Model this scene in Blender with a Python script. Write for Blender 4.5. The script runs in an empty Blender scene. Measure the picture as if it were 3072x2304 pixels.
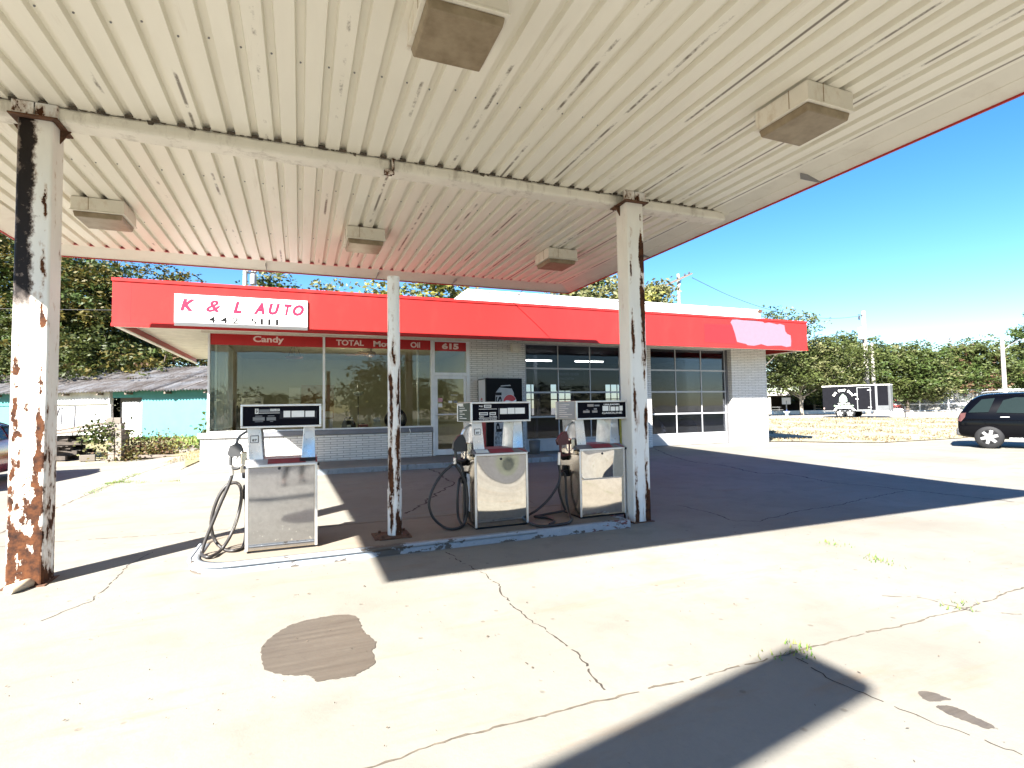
import bpy, bmesh, math, random
from mathutils import Vector, Matrix
R_ = math.radians
PI = math.pi
scene = bpy.context.scene
COL = scene.collection
rnd = random.Random(7)
ORG = {}

# ------------------------------------------------------------------ helpers
def ss(t):
    t = max(0.0, min(1.0, t)); return t*t*(3-2*t)
def H(x, y):
    """terrain height: level forecourt, rising gently to the building and the land behind"""
    h1 = .225*max(0, min(1, (y-6)/7.6)) + .2*ss((y-14)/16)
    h2 = .42*ss((y-10)/17)
    hl = .3*ss((y-19)/8)
    m = ss((x-13)/7); l = ss((-2.5-x)/2.5)
    return (h1*(1-m)+h2*m)*(1-l)+hl*l

class MB:
    def __init__(s): s.v = []; s.f = []; s.m = []; s.s = []
    def add(s, vs, fs, mi=0, sm=False):
        b = len(s.v); s.v += [tuple(v) for v in vs]
        for f in fs: s.f.append([b+i for i in f]); s.m.append(mi); s.s.append(sm)
    def box(s, x0, x1, y0, y1, z0, z1, mi=0):
        s.add([(x0,y0,z0),(x1,y0,z0),(x1,y1,z0),(x0,y1,z0),(x0,y0,z1),(x1,y0,z1),(x1,y1,z1),(x0,y1,z1)],
              [(0,3,2,1),(4,5,6,7),(0,1,5,4),(1,2,6,5),(2,3,7,6),(3,0,4,7)], mi)
    def obox(s, c, sz, M=None, mi=0):
        M = M or Matrix.Identity(3); c = Vector(c); h = Vector(sz)*.5
        vs = [c + M @ Vector((a*h.x, b*h.y, d*h.z)) for d in (-1,1) for a,b in ((-1,-1),(1,-1),(1,1),(-1,1))]
        s.add(vs, [(0,3,2,1),(4,5,6,7),(0,1,5,4),(1,2,6,5),(2,3,7,6),(3,0,4,7)], mi)
    def hexa(s, b, t, mi=0):
        s.add(list(b)+list(t), [(0,3,2,1),(4,5,6,7),(0,1,5,4),(1,2,6,5),(2,3,7,6),(3,0,4,7)], mi)
    def quad(s, a, b, c, d, mi=0): s.add([a,b,c,d], [(0,1,2,3)], mi)
    def prism(s, poly, axis, a0, a1, mi=0, sm=False):
        def P(p, a):
            return {'x':(a,p[0],p[1]), 'y':(p[0],a,p[1]), 'z':(p[0],p[1],a)}[axis]
        n = len(poly); vs = [P(p,a0) for p in poly]+[P(p,a1) for p in poly]
        s.add(vs, [tuple(range(n))[::-1], tuple(range(n,2*n))], mi)
        s.add(vs, [(i,(i+1)%n,n+(i+1)%n,n+i) for i in range(n)], mi, sm)
    def cyl(s, p0, p1, r0, r1=None, n=14, mi=0, cap=True):
        r1 = r0 if r1 is None else r1
        p0, p1 = Vector(p0), Vector(p1); d = (p1-p0).normalized()
        u = d.orthogonal().normalized(); w = d.cross(u)
        vs = []
        for p, r in ((p0,r0),(p1,r1)):
            vs += [p+u*math.cos(2*PI*i/n)*r+w*math.sin(2*PI*i/n)*r for i in range(n)]
        s.add(vs, [(i,(i+1)%n,n+(i+1)%n,n+i) for i in range(n)], mi, True)
        if cap: s.add(vs, [tuple(range(n))[::-1], tuple(range(n,2*n))], mi)
    def tube(s, pts, r, n=8, mi=0, sub=4):
        P = [Vector(p) for p in pts]
        if sub > 1 and len(P) > 2:
            Q = []
            for i in range(len(P)-1):
                a = P[max(i-1,0)]; b = P[i]; c = P[i+1]; d = P[min(i+2,len(P)-1)]
                for k in range(sub):
                    t = k/sub
                    Q.append(.5*((2*b)+(c-a)*t+(2*a-5*b+4*c-d)*t*t+(3*b-a-3*c+d)*t**3))
            Q.append(P[-1]); P = Q
        rings = []; u = None
        for i, p in enumerate(P):
            d = (P[min(i+1,len(P)-1)]-P[max(i-1,0)])
            d = d.normalized() if d.length > 1e-9 else Vector((0,0,1))
            u = d.orthogonal().normalized() if u is None else (u-d*u.dot(d)).normalized()
            w = d.cross(u)
            rr = r[min(i,len(r)-1)] if isinstance(r, (list,tuple)) else r
            rings.append([p+u*math.cos(2*PI*k/n)*rr+w*math.sin(2*PI*k/n)*rr for k in range(n)])
        vs = [v for q in rings for v in q]; m = len(rings)
        s.add(vs, [(i*n+k, i*n+(k+1)%n, (i+1)*n+(k+1)%n, (i+1)*n+k) for i in range(m-1) for k in range(n)], mi, True)
        s.add(vs, [tuple(range(n))[::-1], tuple(range((m-1)*n, m*n))], mi)
    def lathe(s, c, prof, n=20, mi=0, ax='z'):
        vs = []
        for r, z in prof:
            for i in range(n):
                a = 2*PI*i/n
                q = (r*math.cos(a), r*math.sin(a), z)
                if ax == 'y': q = (q[0], z, q[1])
                if ax == 'x': q = (z, q[0], q[1])
                vs.append((c[0]+q[0], c[1]+q[1], c[2]+q[2]))
        m = len(prof)
        s.add(vs, [(i*n+k, i*n+(k+1)%n, (i+1)*n+(k+1)%n, (i+1)*n+k) for i in range(m-1) for k in range(n)], mi, True)
        s.add(vs, [tuple(range(n))[::-1], tuple(range((m-1)*n, m*n))], mi)
    def build(s, name, mats, parent=None, bevel=0, weld=False, seg=2):
        me = bpy.data.meshes.new(name)
        o_ = ORG.get(parent.name, Vector((0,0,0))) if parent else Vector((0,0,0))
        me.from_pydata([(v[0]-o_.x, v[1]-o_.y, v[2]-o_.z) for v in s.v], [], s.f)
        if not isinstance(mats, (list,tuple)): mats = [mats]
        for m in mats: me.materials.append(m)
        me.polygons.foreach_set('material_index', s.m)
        me.polygons.foreach_set('use_smooth', s.s)
        bm = bmesh.new(); bm.from_mesh(me)
        if weld: bmesh.ops.remove_doubles(bm, verts=bm.verts, dist=1e-5)
        bmesh.ops.recalc_face_normals(bm, faces=bm.faces)
        bm.to_mesh(me); bm.free(); me.update()
        o = bpy.data.objects.new(name, me); COL.objects.link(o)
        if parent: o.parent = parent; ORG[o.name] = o_
        if bevel:
            b = o.modifiers.new('bevel', 'BEVEL'); b.width = bevel; b.segments = seg; b.limit_method = 'ANGLE'; b.angle_limit = R_(50)
        return o

def pieces(mb, name, mats, parent=None, bevel=0):
    """every connected piece of the builder becomes a part of its own"""
    key = {}; rep = []
    for v in mb.v: rep.append(key.setdefault(tuple(round(c,5) for c in v), len(key)))
    up_ = list(range(len(key)))
    def find(a):
        while up_[a] != a: up_[a] = up_[up_[a]]; a = up_[a]
        return a
    for f in mb.f:
        for i in f[1:]: up_[find(rep[i])] = find(rep[f[0]])
    gr = {}
    for k,f in enumerate(mb.f): gr.setdefault(find(rep[f[0]]), []).append(k)
    out = []
    for ks in gr.values():
        q = MB(); mp = {}
        for k in ks:
            f = []
            for i in mb.f[k]:
                if i not in mp: mp[i] = len(q.v); q.v.append(mb.v[i])
                f.append(mp[i])
            q.f.append(f); q.m.append(mb.m[k]); q.s.append(mb.s[k])
        out.append(q.build(name, mats, parent, bevel, weld=True))
    return out

def tag(o, label, cat, group=None):
    o['label'] = label; o['category'] = cat
    if group: o['group'] = group
    return o
def thing(name, label, cat, loc=(0,0,0), group=None, local=False, rz=0):
    o = bpy.data.objects.new(name, None); COL.objects.link(o); o.empty_display_size = .2
    o.location = loc; o.rotation_euler = (0,0,rz)
    ORG[o.name] = Vector((0,0,0)) if local else Vector(loc)
    return tag(o, label, cat, group)
def struct(o, kind='structure'):
    o['kind'] = kind; return o
def box(x0,x1,y0,y1,z0,z1):
    m = MB(); m.box(x0,x1,y0,y1,z0,z1); return m

DG = bpy.context.evaluated_depsgraph_get
def text(body, x0, x1, z0, z1, y, mat, parent=None, bold=.018, shear=0, plane='front', name='lettering', keep=False, depth=0.0, mb=None, xf=None, mi=0):
    """flat letters fitted exactly into x0..x1, z0..z1 on the plane y (facing -y)"""
    cu = bpy.data.curves.new('tmp', 'FONT'); cu.body = body; cu.offset = bold; cu.shear = shear; cu.resolution_u = 3
    o = bpy.data.objects.new('tmp', cu); COL.objects.link(o)
    dg = DG(); dg.update()
    me = bpy.data.meshes.new_from_object(o.evaluated_get(dg))
    vs = [v.co.copy() for v in me.vertices]; fs = [tuple(p.vertices) for p in me.polygons]
    bpy.data.objects.remove(o); bpy.data.curves.remove(cu); bpy.data.meshes.remove(me)
    ax = min(v.x for v in vs); bx = max(v.x for v in vs); az = min(v.y for v in vs); bz = max(v.y for v in vs)
    k = (z1-z0)/(bz-az)
    kx = (x1-x0)/(bx-ax) if x1 is not None else k
    pts = []
    for v in vs:
        p = (x0+(v.x-ax)*kx, y, z0+(v.y-az)*k)
        pts.append(xf(p) if xf else p)
    m = mb or MB(); m.add(pts, fs, mi)
    if mb: return None
    return m.build(name, mat, parent)

# ------------------------------------------------------------------ materials
class NT:
    def __init__(s, name):
        s.mat = bpy.data.materials.new(name); s.mat.use_nodes = True; s.t = s.mat.node_tree
        s.b = s.t.nodes['Principled BSDF']; s.out = s.t.nodes['Material Output']; s.co = None
    def n(s, t, **k):
        q = s.t.nodes.new(t)
        for a, b in k.items():
            if a.startswith('i_'):
                key = a[2:]; key = int(key) if key.isdigit() else key
                s.plug(b, q.inputs[key])
            else: setattr(q, a, b)
        return q
    def plug(s, v, sock):
        if hasattr(v, 'is_output') or isinstance(v, bpy.types.NodeSocket): s.t.links.new(v, sock)
        else:
            if isinstance(v, (tuple,list)) and len(v) == 3 and sock.type == 'RGBA': v = (*v, 1)
            sock.default_value = v
    def coord(s):
        if s.co is None: s.co = s.n('ShaderNodeTexCoord').outputs['Object']
        return s.co
    def map(s, sc, co=None, loc=(0,0,0)):
        m = s.n('ShaderNodeMapping'); s.plug(co or s.coord(), m.inputs[0]); m.inputs['Scale'].default_value = sc if isinstance(sc, tuple) else (sc,)*3
        m.inputs['Location'].default_value = loc
        return m.outputs[0]
    def noise(s, sc=1., detail=5, rough=.55, loc=(0,0,0), dist=0.):
        q = s.n('ShaderNodeTexNoise'); s.plug(s.map(sc, loc=loc), q.inputs['Vector']); q.inputs['Scale'].default_value = 1
        q.inputs['Detail'].default_value = detail; q.inputs['Roughness'].default_value = rough; q.inputs['Distortion'].default_value = dist
        return q.outputs['Fac']
    def ramp(s, v, a, b, lo=0., hi=1.):
        q = s.n('ShaderNodeMapRange'); s.plug(v, q.inputs[0])
        for i, x in ((1,a),(2,b),(3,lo),(4,hi)): q.inputs[i].default_value = x
        q.clamp = True
        return q.outputs[0]
    def math(s, op, a, b=0., c=None):
        q = s.n('ShaderNodeMath', operation=op); s.plug(a, q.inputs[0]); s.plug(b, q.inputs[1])
        if c is not None: s.plug(c, q.inputs[2])
        return q.outputs[0]
    def mix(s, f, a, b, blend='MIX'):
        q = s.n('ShaderNodeMix', data_type='RGBA', blend_type=blend)
        s.plug(f, q.inputs[0]); s.plug(a, q.inputs[6]); s.plug(b, q.inputs[7]); return q.outputs[2]
    def xyz(s):
        q = s.n('ShaderNodeSeparateXYZ'); s.plug(s.coord(), q.inputs[0]); return q.outputs
    def bump(s, h, st=.2, d=.01):
        q = s.n('ShaderNodeBump'); s.plug(h, q.inputs['Height']); q.inputs['Strength'].default_value = st; q.inputs['Distance'].default_value = d
        s.t.links.new(q.outputs[0], s.b.inputs['Normal']); return q
    def col(s, c): s.plug(c, s.b.inputs['Base Color'])
    def set(s, rough=None, metal=None, spec=None, coat=None):
        for k, v in (('Roughness',rough),('Metallic',metal),('Specular IOR Level',spec),('Coat Weight',coat)):
            if v is not None: s.plug(v, s.b.inputs[k])

def sc(c, k): return tuple(min(1, x*k) for x in c)
def M(name, c, rough=.6, metal=0., var=.18, scale=4., bump=0., bscale=60., spec=None, dirt=0., dcol=(.12,.1,.07), coat=None, stretch=1.):
    t = NT(name)
    n = t.noise((scale, scale, scale/stretch), 7, .6)
    c0 = t.mix(t.ramp(n, .3, .7), sc(c, 1-var), sc(c, 1+var*.6))
    if dirt:
        d = t.noise((scale*2.3, scale*2.3, scale*.9), 9, .68, loc=(3,1,7))
        c0 = t.mix(t.math('MULTIPLY', t.ramp(d, .52, .68), dirt), c0, dcol)
    t.col(c0); t.set(rough, metal, spec, coat)
    if bump:
        t.bump(t.noise(bscale, 4, .6), bump, .01)
    return t.mat

def rusty(name, base=(.80,.785,.745), amount=.0, zlo=0., zhi=4., alo=.12, ahi=-.02, streaks=(), patch=None, sc_=6., zst=.55):
    """old white paint over steel: rust where the paint has flaked, runs of stain below it"""
    t = NT(name); X = t.xyz()
    n1 = t.noise((sc_, sc_, sc_*zst), 11, .66)
    n2 = t.noise((16,16,1.1), 6, .6, loc=(5,2,1))
    v = t.math('ADD', t.math('MULTIPLY', n1, .72), t.math('MULTIPLY', n2, .28))
    v = t.math('ADD', v, t.ramp(X[2], zlo, zhi, alo, ahi))
    nw = t.noise((5,5,3.2), 9, .72, loc=(9,4,2))
    for x0, w, st, z0, z1 in streaks:
        q = t.math('ABSOLUTE', t.math('SUBTRACT', t.math('ADD', X[0], t.math('MULTIPLY', t.math('SUBTRACT', nw, .5), .09)), x0))
        q = t.ramp(q, 0, w, 1, 0)
        zz = t.math('MULTIPLY', t.ramp(X[2], z0-.15, z0+.15), t.ramp(X[2], z1-.2, z1+.2, 1, 0))
        g = t.math('MULTIPLY', t.math('MULTIPLY', q, zz), t.ramp(t.noise((2,2,1.6), 8, .7, loc=(x0*9,1,3)), .38, .6))
        v = t.math('ADD', v, t.math('MULTIPLY', g, st))
    rust = t.ramp(v, .605, .625); stain = t.ramp(v, .535, .62)
    rn = t.noise(14, 8, .7, loc=(1,8,3))
    rcol = t.mix(t.ramp(rn, .35, .68), (.018,.009,.007), (.115,.042,.016))
    pcol = t.mix(t.ramp(t.noise((5,5,2), 8, .6, loc=(2,2,2)), .3, .75), sc(base,.86), base)
    c = t.mix(t.math('MULTIPLY', stain, .62), pcol, (.33,.17,.07))
    c = t.mix(rust, c, rcol)
    if patch:
        x0, x1, z0 = patch
        xe = t.math('ADD', t.math('ADD', X[0], t.math('MULTIPLY', t.math('SUBTRACT', nw, .5), .26)), t.math('MULTIPLY', t.math('SUBTRACT', rn, .5), .10))
        pm = t.math('MULTIPLY', t.ramp(xe, x1-.012, x1+.012, 1, 0), t.ramp(xe, x0-.02, x0+.02))
        pm = t.math('MULTIPLY', pm, t.ramp(t.math('ADD', X[2], t.math('MULTIPLY', nw, .8)), z0, z0+.3))
        hl_ = t.math('MULTIPLY', t.ramp(xe, x1+.0, x1+.03, 1, 0), t.ramp(t.math('ADD', X[2], t.math('MULTIPLY', nw, .8)), z0-.15, z0+.3))
        c = t.mix(t.math('MULTIPLY', hl_, .8), c, (.12,.055,.025))
        c = t.mix(t.math('MULTIPLY', pm, t.ramp(rn, .28, .40)), c, (.011,.007,.006))
    t.col(c); t.plug(t.ramp(v, .55, .63, .45, .92), t.b.inputs['Roughness'])
    t.set(spec=.2); t.bump(t.math('ADD', t.math('MULTIPLY', rust, -1), t.math('MULTIPLY', rn, .4)), .7, .005)
    return t.mat

def flat(name, c, rough=.5, metal=0., spec=None, coat=None): return M(name, c, rough, metal, var=.05, scale=9, spec=(.12 if spec is None and max(c) < .08 else spec), coat=coat)
def emis(name, c, s):
    t = NT(name); t.col(c); t.b.inputs['Emission Color'].default_value = (*c,1); t.b.inputs['Emission Strength'].default_value = s; return t.mat

def glass(name, tint=(.5,.55,.5), refl=1.0):
    t = NT(name)
    tr = t.n('ShaderNodeBsdfTransparent'); tr.inputs[0].default_value = (*tint,1)
    gl = t.n('ShaderNodeBsdfGlossy'); gl.inputs['Roughness'].default_value = .012
    fr = t.n('ShaderNodeFresnel'); fr.inputs[0].default_value = 1.55
    nz = t.noise((1.3,1.3,1.3), 2, .5)
    b = t.n('ShaderNodeBump'); t.plug(nz, b.inputs['Height']); b.inputs['Strength'].default_value = .06; b.inputs['Distance'].default_value = .02
    t.t.links.new(b.outputs[0], gl.inputs['Normal'])
    mx = t.n('ShaderNodeMixShader'); t.plug(t.math('MINIMUM', t.math('MULTIPLY', fr.outputs[0], 1.35*refl), 1.), mx.inputs[0])
    t.t.links.new(tr.outputs[0], mx.inputs[1]); t.t.links.new(gl.outputs[0], mx.inputs[2])
    t.t.links.new(mx.outputs[0], t.out.inputs[0]); return t.mat

def leafmat(name, c, c2, trans=.25):
    t = NT(name)
    oi = t.n('ShaderNodeNewGeometry').outputs['Random Per Island']
    n = t.noise(.55, 3, .6)
    k = t.mix(t.ramp(n, .32, .68), c, c2)
    k = t.mix(t.math('MULTIPLY', oi, .55), k, sc(c2, 1.35))
    t.col(k); t.set(.55, 0, .25)
    tl = t.n('ShaderNodeBsdfTranslucent'); t.plug(k, tl.inputs[0])
    mx = t.n('ShaderNodeMixShader'); mx.inputs[0].default_value = trans
    t.t.links.new(t.b.outputs[0], mx.inputs[1]); t.t.links.new(tl.outputs[0], mx.inputs[2]); t.t.links.new(mx.outputs[0], t.out.inputs[0])
    return t.mat

def concrete(name, base, lo, joints=True, speck=.5, streak=.6):
    t = NT(name)
    a = t.noise(.33, 8, .62); b = t.noise(2.3, 8, .66, loc=(7,3,0)); f = t.noise(46, 6, .7, loc=(1,4,0))
    c = t.mix(t.ramp(a, .35, .68), base, lo)
    c = t.mix(t.math('MULTIPLY', t.ramp(b, .5, .72), .55), c, sc(lo,.86))
    c = t.mix(t.math('MULTIPLY', t.ramp(f, .35, .75), .35), c, sc(base,.72))
    st = t.noise((.55,2.6,1), 8, .7, loc=(4,9,0))
    c = t.mix(t.math('MULTIPLY', t.ramp(st, .56, .68), streak), c, (.20,.15,.105))
    sp = t.n('ShaderNodeTexVoronoi'); t.plug(t.map(6.5), sp.inputs['Vector']); sp.inputs['Scale'].default_value = 1
    rc = t.n('ShaderNodeSeparateColor'); t.plug(sp.outputs['Color'], rc.inputs[0])
    k = t.math('MULTIPLY', t.ramp(sp.outputs['Distance'], .07, .14, 1, 0), t.ramp(rc.outputs[0], .68, .74))
    c = t.mix(t.math('MULTIPLY', k, speck), c, (.09,.075,.055))
    t.col(c); t.set(.88, 0, .25)
    t.bump(t.math('ADD', f, t.math('MULTIPLY', k, -1.2)), .35, .006)
    return t.mat

# ------------------------------------------------------------------ camera, light, sky
cam = bpy.data.cameras.new('camera'); co = bpy.data.objects.new('camera', cam); COL.objects.link(co); scene.camera = co
cam.lens = 18.655; cam.sensor_width = 36; cam.clip_end = 3000; cam.clip_start = .02
rt = Vector((.928433,-.371151,-.016098)); up = Vector((-.0021165,-.0486164,.9988153)); fw = Vector((.3714939,.927299,.0459226))
mw = Matrix((rt, up, -fw)).transposed().to_4x4(); mw.translation = (0,0,1.5); co.matrix_world = mw

SUN = Vector((-1.14,-.90,1.0)).normalized()
sl = bpy.data.lights.new('sun', 'SUN'); so = bpy.data.objects.new('sun', sl); COL.objects.link(so)
sl.energy = 5.0; sl.angle = R_(.53); sl.color = (1,.965,.90)
so.rotation_euler = (-SUN).to_track_quat('-Z','Y').to_euler()
W = bpy.data.worlds.new('World'); scene.world = W; W.use_nodes = True
wt = W.node_tree; bg = wt.nodes['Background']
sk = wt.nodes.new('ShaderNodeTexSky'); sk.sky_type = 'NISHITA'; sk.sun_disc = False
sk.sun_elevation = math.asin(SUN.z); sk.sun_rotation = math.atan2(SUN.x, SUN.y) % (2*PI)
sk.altitude = 330; sk.air_density = 1.0; sk.dust_density = .25; sk.ozone_density = 2.2
hs = wt.nodes.new('ShaderNodeHueSaturation'); hs.inputs['Saturation'].default_value = 1.35
wt.links.new(sk.outputs[0], hs.inputs['Color']); wt.links.new(hs.outputs[0], bg.inputs[0]); bg.inputs[1].default_value = .046; hs.inputs['Hue'].default_value = .504
scene.view_settings.view_transform = 'Standard'; scene.view_settings.look = 'None'
scene.view_settings.gamma = 1; scene.view_settings.exposure = 2.6; scene.view_settings.use_curve_mapping = False
scene.cycles.use_denoising = True; scene.cycles.max_bounces = 8; scene.cycles.transparent_max_bounces = 12
scene.cycles.sample_clamp_indirect = 6; scene.cycles.caustics_reflective = False; scene.cycles.caustics_refractive = False

# ------------------------------------------------------------------ shared materials
WHITE = M('white_paint', (.80,.78,.74), .55, var=.06, dirt=.25, dcol=(.45,.41,.34))
CREAM = M('cream_paint', (.72,.68,.58), .5, var=.05, scale=1.2, dirt=.3, dcol=(.5,.44,.34))
RED = M('red_fascia', (.38,.022,.021), .42, var=.12, scale=.6, dirt=.3, dcol=(.34,.042,.036), stretch=4, spec=.25)
REDV = M('red_vinyl', (.40,.006,.008), .4, var=.08)
ALU = M('aluminium', (.62,.62,.62), .38, .85, var=.12, bump=.05)
ALUW = M('white_aluminium', (.70,.70,.70), .42, .15, var=.08, dirt=.2, dcol=(.3,.29,.27))
BLACK = flat('black', (.012,.012,.014), .45)
RUBBER = M('black_rubber', (.014,.014,.015), .6, var=.2, spec=.15)
DARK = flat('dark_grey', (.05,.05,.055), .5)
GREY = flat('grey', (.22,.22,.23), .5)
PAPER = flat('white_paper', (.75,.74,.70), .7)
LETTER = flat('white_letters', (.80,.78,.74), .5)
RUSTM = M('rust', (.10,.045,.022), .9, var=.6, scale=14, bump=.5, bscale=40)
WOOD = M('weathered_wood', (.125,.10,.08), .85, var=.35, scale=5, stretch=.2, bump=.3)
GLASS = glass('window_glass', (.86,.88,.82), .78)
GLASSD = glass('garage_glass', (.50,.53,.60), .38)
STEEL = M('galvanised', (.30,.31,.31), .45, .7, var=.2)

# ------------------------------------------------------------------ ground
def grid_sheet(name, mat, xs, ys, dz=0., inside=None):
    m = MB(); idx = {}
    for i, x in enumerate(xs):
        for j, y in enumerate(ys): idx[i,j] = len(m.v); m.v.append((x,y,H(x,y)+dz))
    for i in range(len(xs)-1):
        for j in range(len(ys)-1):
            if inside and not inside(.5*(xs[i]+xs[i+1]), .5*(ys[j]+ys[j+1])): continue
            m.f.append([idx[i,j],idx[i+1,j],idx[i+1,j+1],idx[i,j+1]]); m.m.append(0); m.s.append(True)
    return struct(m.build(name, mat))
def lin(a, b, n): return [a+(b-a)*i/(n-1) for i in range(n)]
near_x = lin(-14,44,117); near_y = lin(-8,36,89)
earth = M('dry_earth', (.27,.235,.175), .95, var=.3, scale=.35, dirt=.5, dcol=(.2,.17,.10), bump=.3)
grid_sheet('ground', earth, [-1500,-400,-120,-50,-28]+near_x+[52,70,110,400,1500], [-1500,-400,-100,-30]+near_y+[44,60,100,400,1500])
CONC = concrete('forecourt_concrete', (.228,.218,.190), (.168,.152,.126))
# inside test for the slab: left / right irregular edges
def slab_in(x, y):
    if x > 24.5 - max(0, y-8)*1.9 and y > 8: return x < 24.0 and y < 12.6
    if y > 13.0 and x > 14.4: return False
    if x < -2.2 and y > 20.3 + .45*(x+5.0): return False
    if y > 14 and x > -2.3: return False
    return True
fx = lin(-14,40,109); fy_ = lin(-8,21,59)
grid_sheet('forecourt_pavement', CONC, fx, fy_, .012, slab_in)
# the strip of pale gravel and the road beyond the lawn
gravel = concrete('pale_gravel', (.31,.29,.255), (.25,.23,.195), speck=.7)
def strip(name, mat, pts, dz, nseg=24):
    m = MB()
    for (a0,b0),(a1,b1) in pts:
        for i in range(nseg):
            pass
    return m
def patch(name, mat, poly, dz=.02, step=1.2):
    """a ground sheet following the terrain inside a polygon"""
    bm = bmesh.new(); vs = [bm.verts.new((x,y,0)) for x,y in poly]; bm.faces.new(vs)
    x0 = min(p[0] for p in poly); x1 = max(p[0] for p in poly); y0 = min(p[1] for p in poly); y1 = max(p[1] for p in poly)
    x = x0+step
    while x < x1:
        bmesh.ops.bisect_plane(bm, geom=bm.verts[:]+bm.edges[:]+bm.faces[:], plane_co=(x,0,0), plane_no=(1,0,0)); x += step
    y = y0+step
    while y < y1:
        bmesh.ops.bisect_plane(bm, geom=bm.verts[:]+bm.edges[:]+bm.faces[:], plane_co=(0,y,0), plane_no=(0,1,0)); y += step
    for v in bm.verts: v.co.z = H(v.co.x, v.co.y)+dz
    bmesh.ops.recalc_face_normals(bm, faces=bm.faces)
    me = bpy.data.meshes.new(name); bm.to_mesh(me); bm.free(); me.materials.append(mat)
    o = bpy.data.objects.new(name, me); COL.objects.link(o); return struct(o)
lawn_poly = [(14.95,14.2),(19.4,12.9),(24.2,12.9),(31,14.6),(44,17.5),(43,20.5),(36,26.2),(32.5,28.6),(15.2,31)]
LAWN = M('dry_lawn', (.265,.235,.165), .95, var=.45, scale=1.1, dirt=.5, dcol=(.20,.15,.08), bump=.5, bscale=30)
patch('lawn', LAWN, lawn_poly, .03)
patch('gravel_road', gravel, [(15.2,31.2),(32.6,28.8),(36.2,26.4),(43.2,20.7),(44.5,17.5),(75,26),(70,33),(58,36),(48,38.5),(30,42),(15,44)], .025, 3)
ASPH = concrete('asphalt', (.075,.072,.07), (.055,.053,.052), speck=.2, streak=.1)
patch('road', ASPH, [(-140,-3.4),(140,-3.4),(140,-14.5),(-140,-14.5)], .035, 20)
patch('road_verge', M('verge_green',(.035,.04,.018),.95,var=.4,scale=.6), [(-140,-14.6),(140,-14.6),(140,-60),(-140,-60)], .03, 40)
GRASSL = M('green_verge', (.22,.185,.085), .95, var=.45, scale=2, dirt=.6, dcol=(.13,.12,.04))
patch('grass_verge', GRASSL, [(-2.5,14.5),(-2.3,21),(-2.6,27.2),(-5,28.2),(-9,29.6),(-16,32),(-16,23.5),(-7,21.6),(-4.6,20.8),(-3.2,18.6)], .03)

# slabs' joints and cracks: jagged dark ribbons lying on the pavement
CRACK = M('crack_dirt', (.04,.03,.022), .95, var=.5, scale=12)
JOINT = M('joint_dirt', (.10,.08,.058), .95, var=.6, scale=10)
def ribbon(name, pts, w, mat, jag=.03, dz=.0138, gap=.0):
    m = MB(); P = []
    for (x0,y0),(x1,y1) in zip(pts, pts[1:]):
        L = math.hypot(x1-x0,y1-y0); n = max(2, int(L/.035))
        for i in range(n): P.append((x0+(x1-x0)*i/n, y0+(y1-y0)*i/n))
    P.append(pts[-1]); prev = None; jx = jy = 0
    for i,(x,y) in enumerate(P):
        jx = .75*jx+rnd.uniform(-jag,jag)*.5; jy = .75*jy+rnd.uniform(-jag,jag)*.5
        a = P[max(i-1,0)]; b = P[min(i+1,len(P)-1)]; dx,dy = b[0]-a[0],b[1]-a[1]; L = math.hypot(dx,dy) or 1
        ww = w*rnd.uniform(.35,1.5); q = (x+jx,y+jy); nx,ny = -dy/L*ww/2, dx/L*ww/2
        cur = ((q[0]+nx,q[1]+ny,H(*q)+dz),(q[0]-nx,q[1]-ny,H(*q)+dz))
        if prev and rnd.random() > gap: m.quad(prev[0],prev[1],cur[1],cur[0])
        prev = cur
    return struct(m.build(name, mat))
ribbon('pavement_joint', [(-1.2,2.3),(-.3,2.33),(.33,2.36),(.7,2.41),(1.5,2.41),(2.72,2.41),(4.41,2.4),(5.55,2.5),(9,2.5)], .012, JOINT, .018, gap=.07)
ribbon('pavement_crack', [(1.43,5.48),(1.5,4.96),(1.55,4.58),(1.56,4.34),(1.53,4.01),(1.5,3.79),(1.49,3.49),(1.54,3.25),(1.58,3.07),(1.56,2.7),(1.51,2.42)], .011, CRACK, .034, gap=.16)
ribbon('pavement_crack', [(2.71,2.39),(2.69,2.27),(2.65,2.07),(2.68,1.89),(2.71,1.73),(2.75,1.58),(2.82,1.34)], .008, CRACK, .024, gap=.12)
ribbon('pavement_joint', [(-3.43,8.0),(-3.43,10.13),(-3.42,11.62),(-3.37,13.0),(-3.23,14.94),(-2.89,18.19)], .03, JOINT, .02, gap=.1)
ribbon('pavement_joint', [(-4.08,12.99),(-3.3,12.73),(-2.75,12.04)], .03, JOINT, .03)
ribbon('pavement_joint', [(-3.6,7.7),(-2.57,7.66),(-2.09,7.6),(-1.61,7.53),(-.6,7.5)], .014, JOINT, .012, gap=.3)
ribbon('pavement_crack', [(9.83,13.2),(9.0,11.2),(8.78,10.25),(9.0,9.67),(8.8,8.28),(9.25,8.19),(9.1,6.91),(9.45,6.49),(9.57,5.65),(9.77,4.59)], .03, CRACK, .05)
ribbon('pavement_crack', [(5.21,6.51),(5.29,5.93),(5.2,5.35),(5.44,5.19),(6.14,5.37),(7.18,5.49),(9.4,5.9)], .016, CRACK, .03)
ribbon('pavement_crack', [(2.64,12.1),(2.72,11.13),(2.7,10.28),(2.64,9.55),(2.24,9.02),(1.9,8.39),(1.63,7.83),(1.4,7.5)], .035, CRACK, .06)
ribbon('pavement_joint', [(10.65,8.55),(11.13,7.44),(11.46,6.76),(11.79,6.01)], .02, JOINT, .02)
ribbon('pavement_crack', [(-1.74,4.93),(-1.64,5.13),(-1.53,5.29),(-1.56,5.94),(-1.54,6.45),(-1.45,6.74)], .008, CRACK, .03, gap=.15)
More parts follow.
